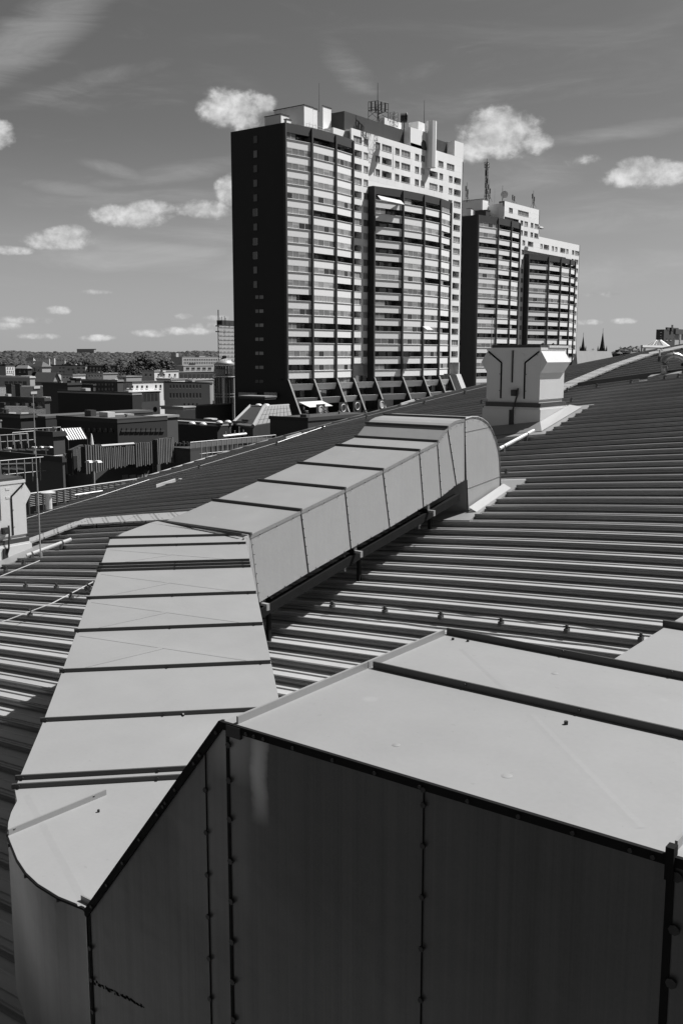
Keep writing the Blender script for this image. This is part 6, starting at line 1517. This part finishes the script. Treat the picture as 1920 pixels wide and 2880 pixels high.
p = at(257, 1219, 84); t = thing('garden_umbrella', 'folded pale garden umbrella beside the pergola', 'umbrella', (p.x, p.y, p.z - 1.2)); MB().lathe((p.x, p.y, p.z - .95), [(.16, 0), (.10, .6), (.03, .95)], 8).build('canopy', 'render', t); MB().tube([(p.x, p.y, p.z - 1.3), (p.x, p.y, p.z)], .03, 5).build('pole', 'rail', t)
# bar fence beyond the roof edge
a = at(80, 1389, 36); b = at(420, 1342, 41)
t = thing('bar_fence', 'low fence of horizontal bars running along beyond the roof edge', 'fence', (a.x, a.y, a.z - 1))
MB().tube([a, b], .03, 6).build('top_rail', 'rail', t)
for k in range(1, 8): MB().tube([a - Vector((0, 0, .065 * k)), b - Vector((0, 0, .065 * k))], .012, 4).build('bar', 'flange', t)
for k in range(20):
    p = a.lerp(b, k / 19); MB().box(p.x - .02, p.x + .02, p.y - .03, p.y + .03, p.z - .75, p.z).build('post', 'dframe', t)
a = at(210, 1392, 37); b = at(335, 1374, 39); tag(MB().tube([a, b], .03, 5).build('light_rail', 'wire'), 'bright rail piece under the bar fence', 'rail')
# ---- right side
t, e = bld('grey hall with a folded hipped metal roof beside the second tower', 1621, 1026, 230, 1612, 1722, mk='render3', rmk='copper', roof_='hip', hr=3.2, rows=())
for k in range(9):
    p = onx(1632 + k * 10, 1030, e[1]); MB().box(e[1], e[1] + .15, p.y, p.y + .5, GZ, e[4] - .3).build('pilaster', 'render3', t)
def spire(label, u, vtip, vbase, w, d):
    b = at(u, vbase, d); tip = at(u, vtip, d); hw = w / 2 / F_PX * d
    t = thing('church_spire', label, 'church spire', (b.x, b.y, GZ), 'twin church spires')
    zt_ = b.z + (tip.z - b.z) * .28
    MB().box(b.x - hw, b.x + hw, b.y - hw, b.y + hw, GZ, zt_).build('belfry', 'slate', t)
    MB().lathe((b.x, b.y, 0), [(hw * 1.15, zt_), (hw * .75, zt_ + (tip.z - zt_) * .18), (hw * .35, zt_ + (tip.z - zt_) * .6), (.02, tip.z)], 8).build('steeple', 'slate', t)
    for sx_, sy_ in ((1, 1), (1, -1), (-1, 1), (-1, -1)):
        MB().lathe((b.x + sx_ * hw, b.y + sy_ * hw, 0), [(hw * .22, zt_ - hw), (hw * .22, zt_ + hw * .4), (.02, zt_ + hw * 1.5)], 6).build('pinnacle', 'slate', t)
    MB().tube([(b.x, b.y, tip.z - .5), (b.x, b.y, tip.z + 1.8)], .12, 4).build('finial', 'slate', t)
    for k in (-.4, .4): MB().box(b.x + hw, b.x + hw + .1, b.y + hw * k - hw * .15, b.y + hw * k + hw * .15, zt_ - hw * 2, zt_ - hw * .5).build('belfry_window', 'glass', t)
spire('smaller dark church spire nearest the second tower', 1638, 942, 995, 12, 760)
spire('larger dark pointed church spire on the right skyline', 1692, 931, 1006, 18, 700)
for i, (uc, vt, d, ul, ur, mk_, lab) in enumerate(((1722, 1003, 600, 1702, 1736, 'render', 'long pale low roof right of the larger spire'), (1775, 1001, 560, 1762, 1790, 'render', 'pale low roof under the rounded tree mass'), (1745, 1008, 480, 1716, 1760, 'render3', 'dark low house among trees near the roof edge'))):
    B(lab, uc, vt, d, ul, ur, mk=mk_, rmk='roof_pale')
for (u, vt, lab) in ((1667, 978, 'tiny distant pylon left of the larger spire'), (1744, 973, 'tiny distant mast above the right skyline')):
    p = at(u, vt, 1400); t = thing('distant_mast', lab, 'mast', (p.x, p.y, GZ), 'distant masts on the skyline'); MB().tube([(p.x, p.y, GZ), tuple(p)], .5, 4, r2=.2).build('mast', 'steel', t); MB().tube([p + Vector((-2, 0, -2)), p + Vector((2, 0, -2))], .25, 4).build('cross_arm', 'steel', t)
t, e = bld('long grey building with a flat parapet at the right edge', 1806, 976, 120, 1802, 2030, mk='render2', rmk='render', over=.05)
p = onx(1809, 986, e[1]); MB().box(e[1], e[1] + .08, p.y, p.y + .5, p.z - .3, p.z + .3).build('vent_opening', 'glass', t)
cp = at(1848, 974, 128); r_ = 26 / F_PX * 128
t = thing('glass_pyramid', 'small glass pyramid skylight with white ribs on the long grey building', 'skylight', (cp.x, cp.y, e[4]))
ap = at(1848, 955.5, 128); cs = [Vector((cp.x - r_, cp.y - r_, e[4] + .2)), Vector((cp.x + r_, cp.y - r_, e[4] + .2)), Vector((cp.x + r_, cp.y + r_, e[4] + .2)), Vector((cp.x - r_, cp.y + r_, e[4] + .2))]
top = [Vector((ap.x - .25, ap.y - .1, ap.z)), Vector((ap.x + .25, ap.y - .1, ap.z)), Vector((ap.x + .25, ap.y + .5, ap.z)), Vector((ap.x - .25, ap.y + .5, ap.z))]
MB().hexa(cs, top).build('glazing', 'glass3', t)
for i in range(4):
    MB().tube([cs[i], top[i]], .05, 4).build('rib', 'wire', t)
    for k in range(1, 5):
        f = k / 5; MB().tube([cs[i].lerp(cs[(i + 1) % 4], f), top[i].lerp(top[(i + 1) % 4], f)], .02, 4).build('rib', 'wire', t)
        MB().tube([cs[i].lerp(top[i], f), cs[(i + 1) % 4].lerp(top[(i + 1) % 4], f)], .02, 4).build('rib', 'wire', t)
t, e = bld('dark brick high block with stepped roof and chimney at the right edge', 1867, 928, 330, 1845, 1895, mk='brick', rmk='brick', over=0, rows=[(931, 934, 1855, 1862, 1, .3), (939, 942, 1855, 1862, 1, .3), (946, 949, 1855, 1862, 1, .3)], rowsr=[(952, 956, 1868, 1890, 2, .3)], win='glass')
for (uc, vt, dd, l, r_) in ((1876, 920, 332, 1871, 1908), (1889, 913, 334, 1887.5, 1893)):
    c_ = at(uc, vt, dd); MB().box(ony(l, vt, c_.y).x, c_.x, c_.y, onx(r_, vt, c_.x).y, e[4] - .1, c_.z).build('roof_storey', 'brick', t)
B('pale concrete block with a white pilaster right of the brick block', 1898, 939, 320, 1894, 1990, mk='render2', mk2='render2', rmk='brick', over=.1)
B('dark bridge storey linking to the pale concrete block', 1900, 927, 318, 1893, 1990, zb=at(1900, 939, 318).z, mk='brick', rmk='brick', over=0)
p = at(1912, 940, 316); q = at(1912, 970, 316); tag(MB().box(p.x - .25, p.x + .25, p.y - .25, p.y + .25, q.z - 3, p.z).build('pilaster', 'wire'), 'bright white vertical pilaster on the pale concrete block', 'pilaster')
for i, (uc, vt, d, ul, ur, mk_, rk_, lab) in enumerate([
        (60, 1060, 300, 20, 90, 'render2', 'tile2', 'pale shed roof behind the long parapet building'), (205, 1056, 300, 172, 240, 'render', 'roof_pale', 'bright low annex in front of the wide dark hall'),
        (290, 1052, 310, 244, 330, 'render2', 'roof_pale', 'grey low annex with a pale roof under the dark trees'), (355, 1060, 300, 330, 398, 'render2', 'roof_pale', 'small grey roof house above the long white wing'),
        (480, 1068, 290, 440, 520, 'render', 'roof_pale', 'pale rooftop storey behind the grey window wing'), (545, 1070, 286, 522, 600, 'render2', 'roof_pale', 'grey rooftop storey beside the domed tower'),
        (330, 1172, 112, 300, 372, 'render2', 'roof_pale', 'grey stair head on the deep dark block'), (440, 1176, 118, 400, 500, 'render3', 'roof_pale', 'low roof terrace strip left of the skylights')]):
    B(lab, uc, vt, d, ul, ur, zb=at(uc, vt, d).z - 6, mk=mk_, mk2=mk_, rmk=rk_, rows=[(vt + 3, vt + 7, ul + 3, uc - 2, max(2, int((uc - ul) / 9)), .4)])
# filler houses beyond the explicit ones
rg = random.Random(12)
for i in range(46):
    d = rg.uniform(420, 1000); u = rg.uniform(-200, 620); vt = 1000 + 2800 * rg.uniform(13, 20) / d
    w_ = rg.uniform(9, 22) / d * 2800
    bld('small distant flat or hipped house in the town below the wooded ridge', u, vt, d, u - w_, u + w_ * rg.uniform(.4, 1.0), mk=rg.choice(['render', 'render2', 'render3', 'render3']), rmk=rg.choice(['tile', 'roof_pale', 'asphalt_roof', 'tile']), roof_=rg.choice(['flat', 'hip', 'gable']), hr=rg.uniform(2, 4), over=.4,
        rows=[(vt + 2800 * 1 / d, vt + 2800 * 2.2 / d, u - w_, u, max(2, int(w_ * d / 2800 / 3)), .4)], name='distant_house', cat='house', group='distant houses in the town')
for i in range(34):
    d = rg.uniform(560, 1100); u = rg.uniform(-150, 620); 
    vt = 1000 + 2800 * rg.uniform(12, 17) / d; tree(u, vt, d, rg.uniform(8, 12), rg.uniform(3, 5), 'dark rounded tree scattered among the distant houses below the ridge', 300 + i, group='scattered distant trees')
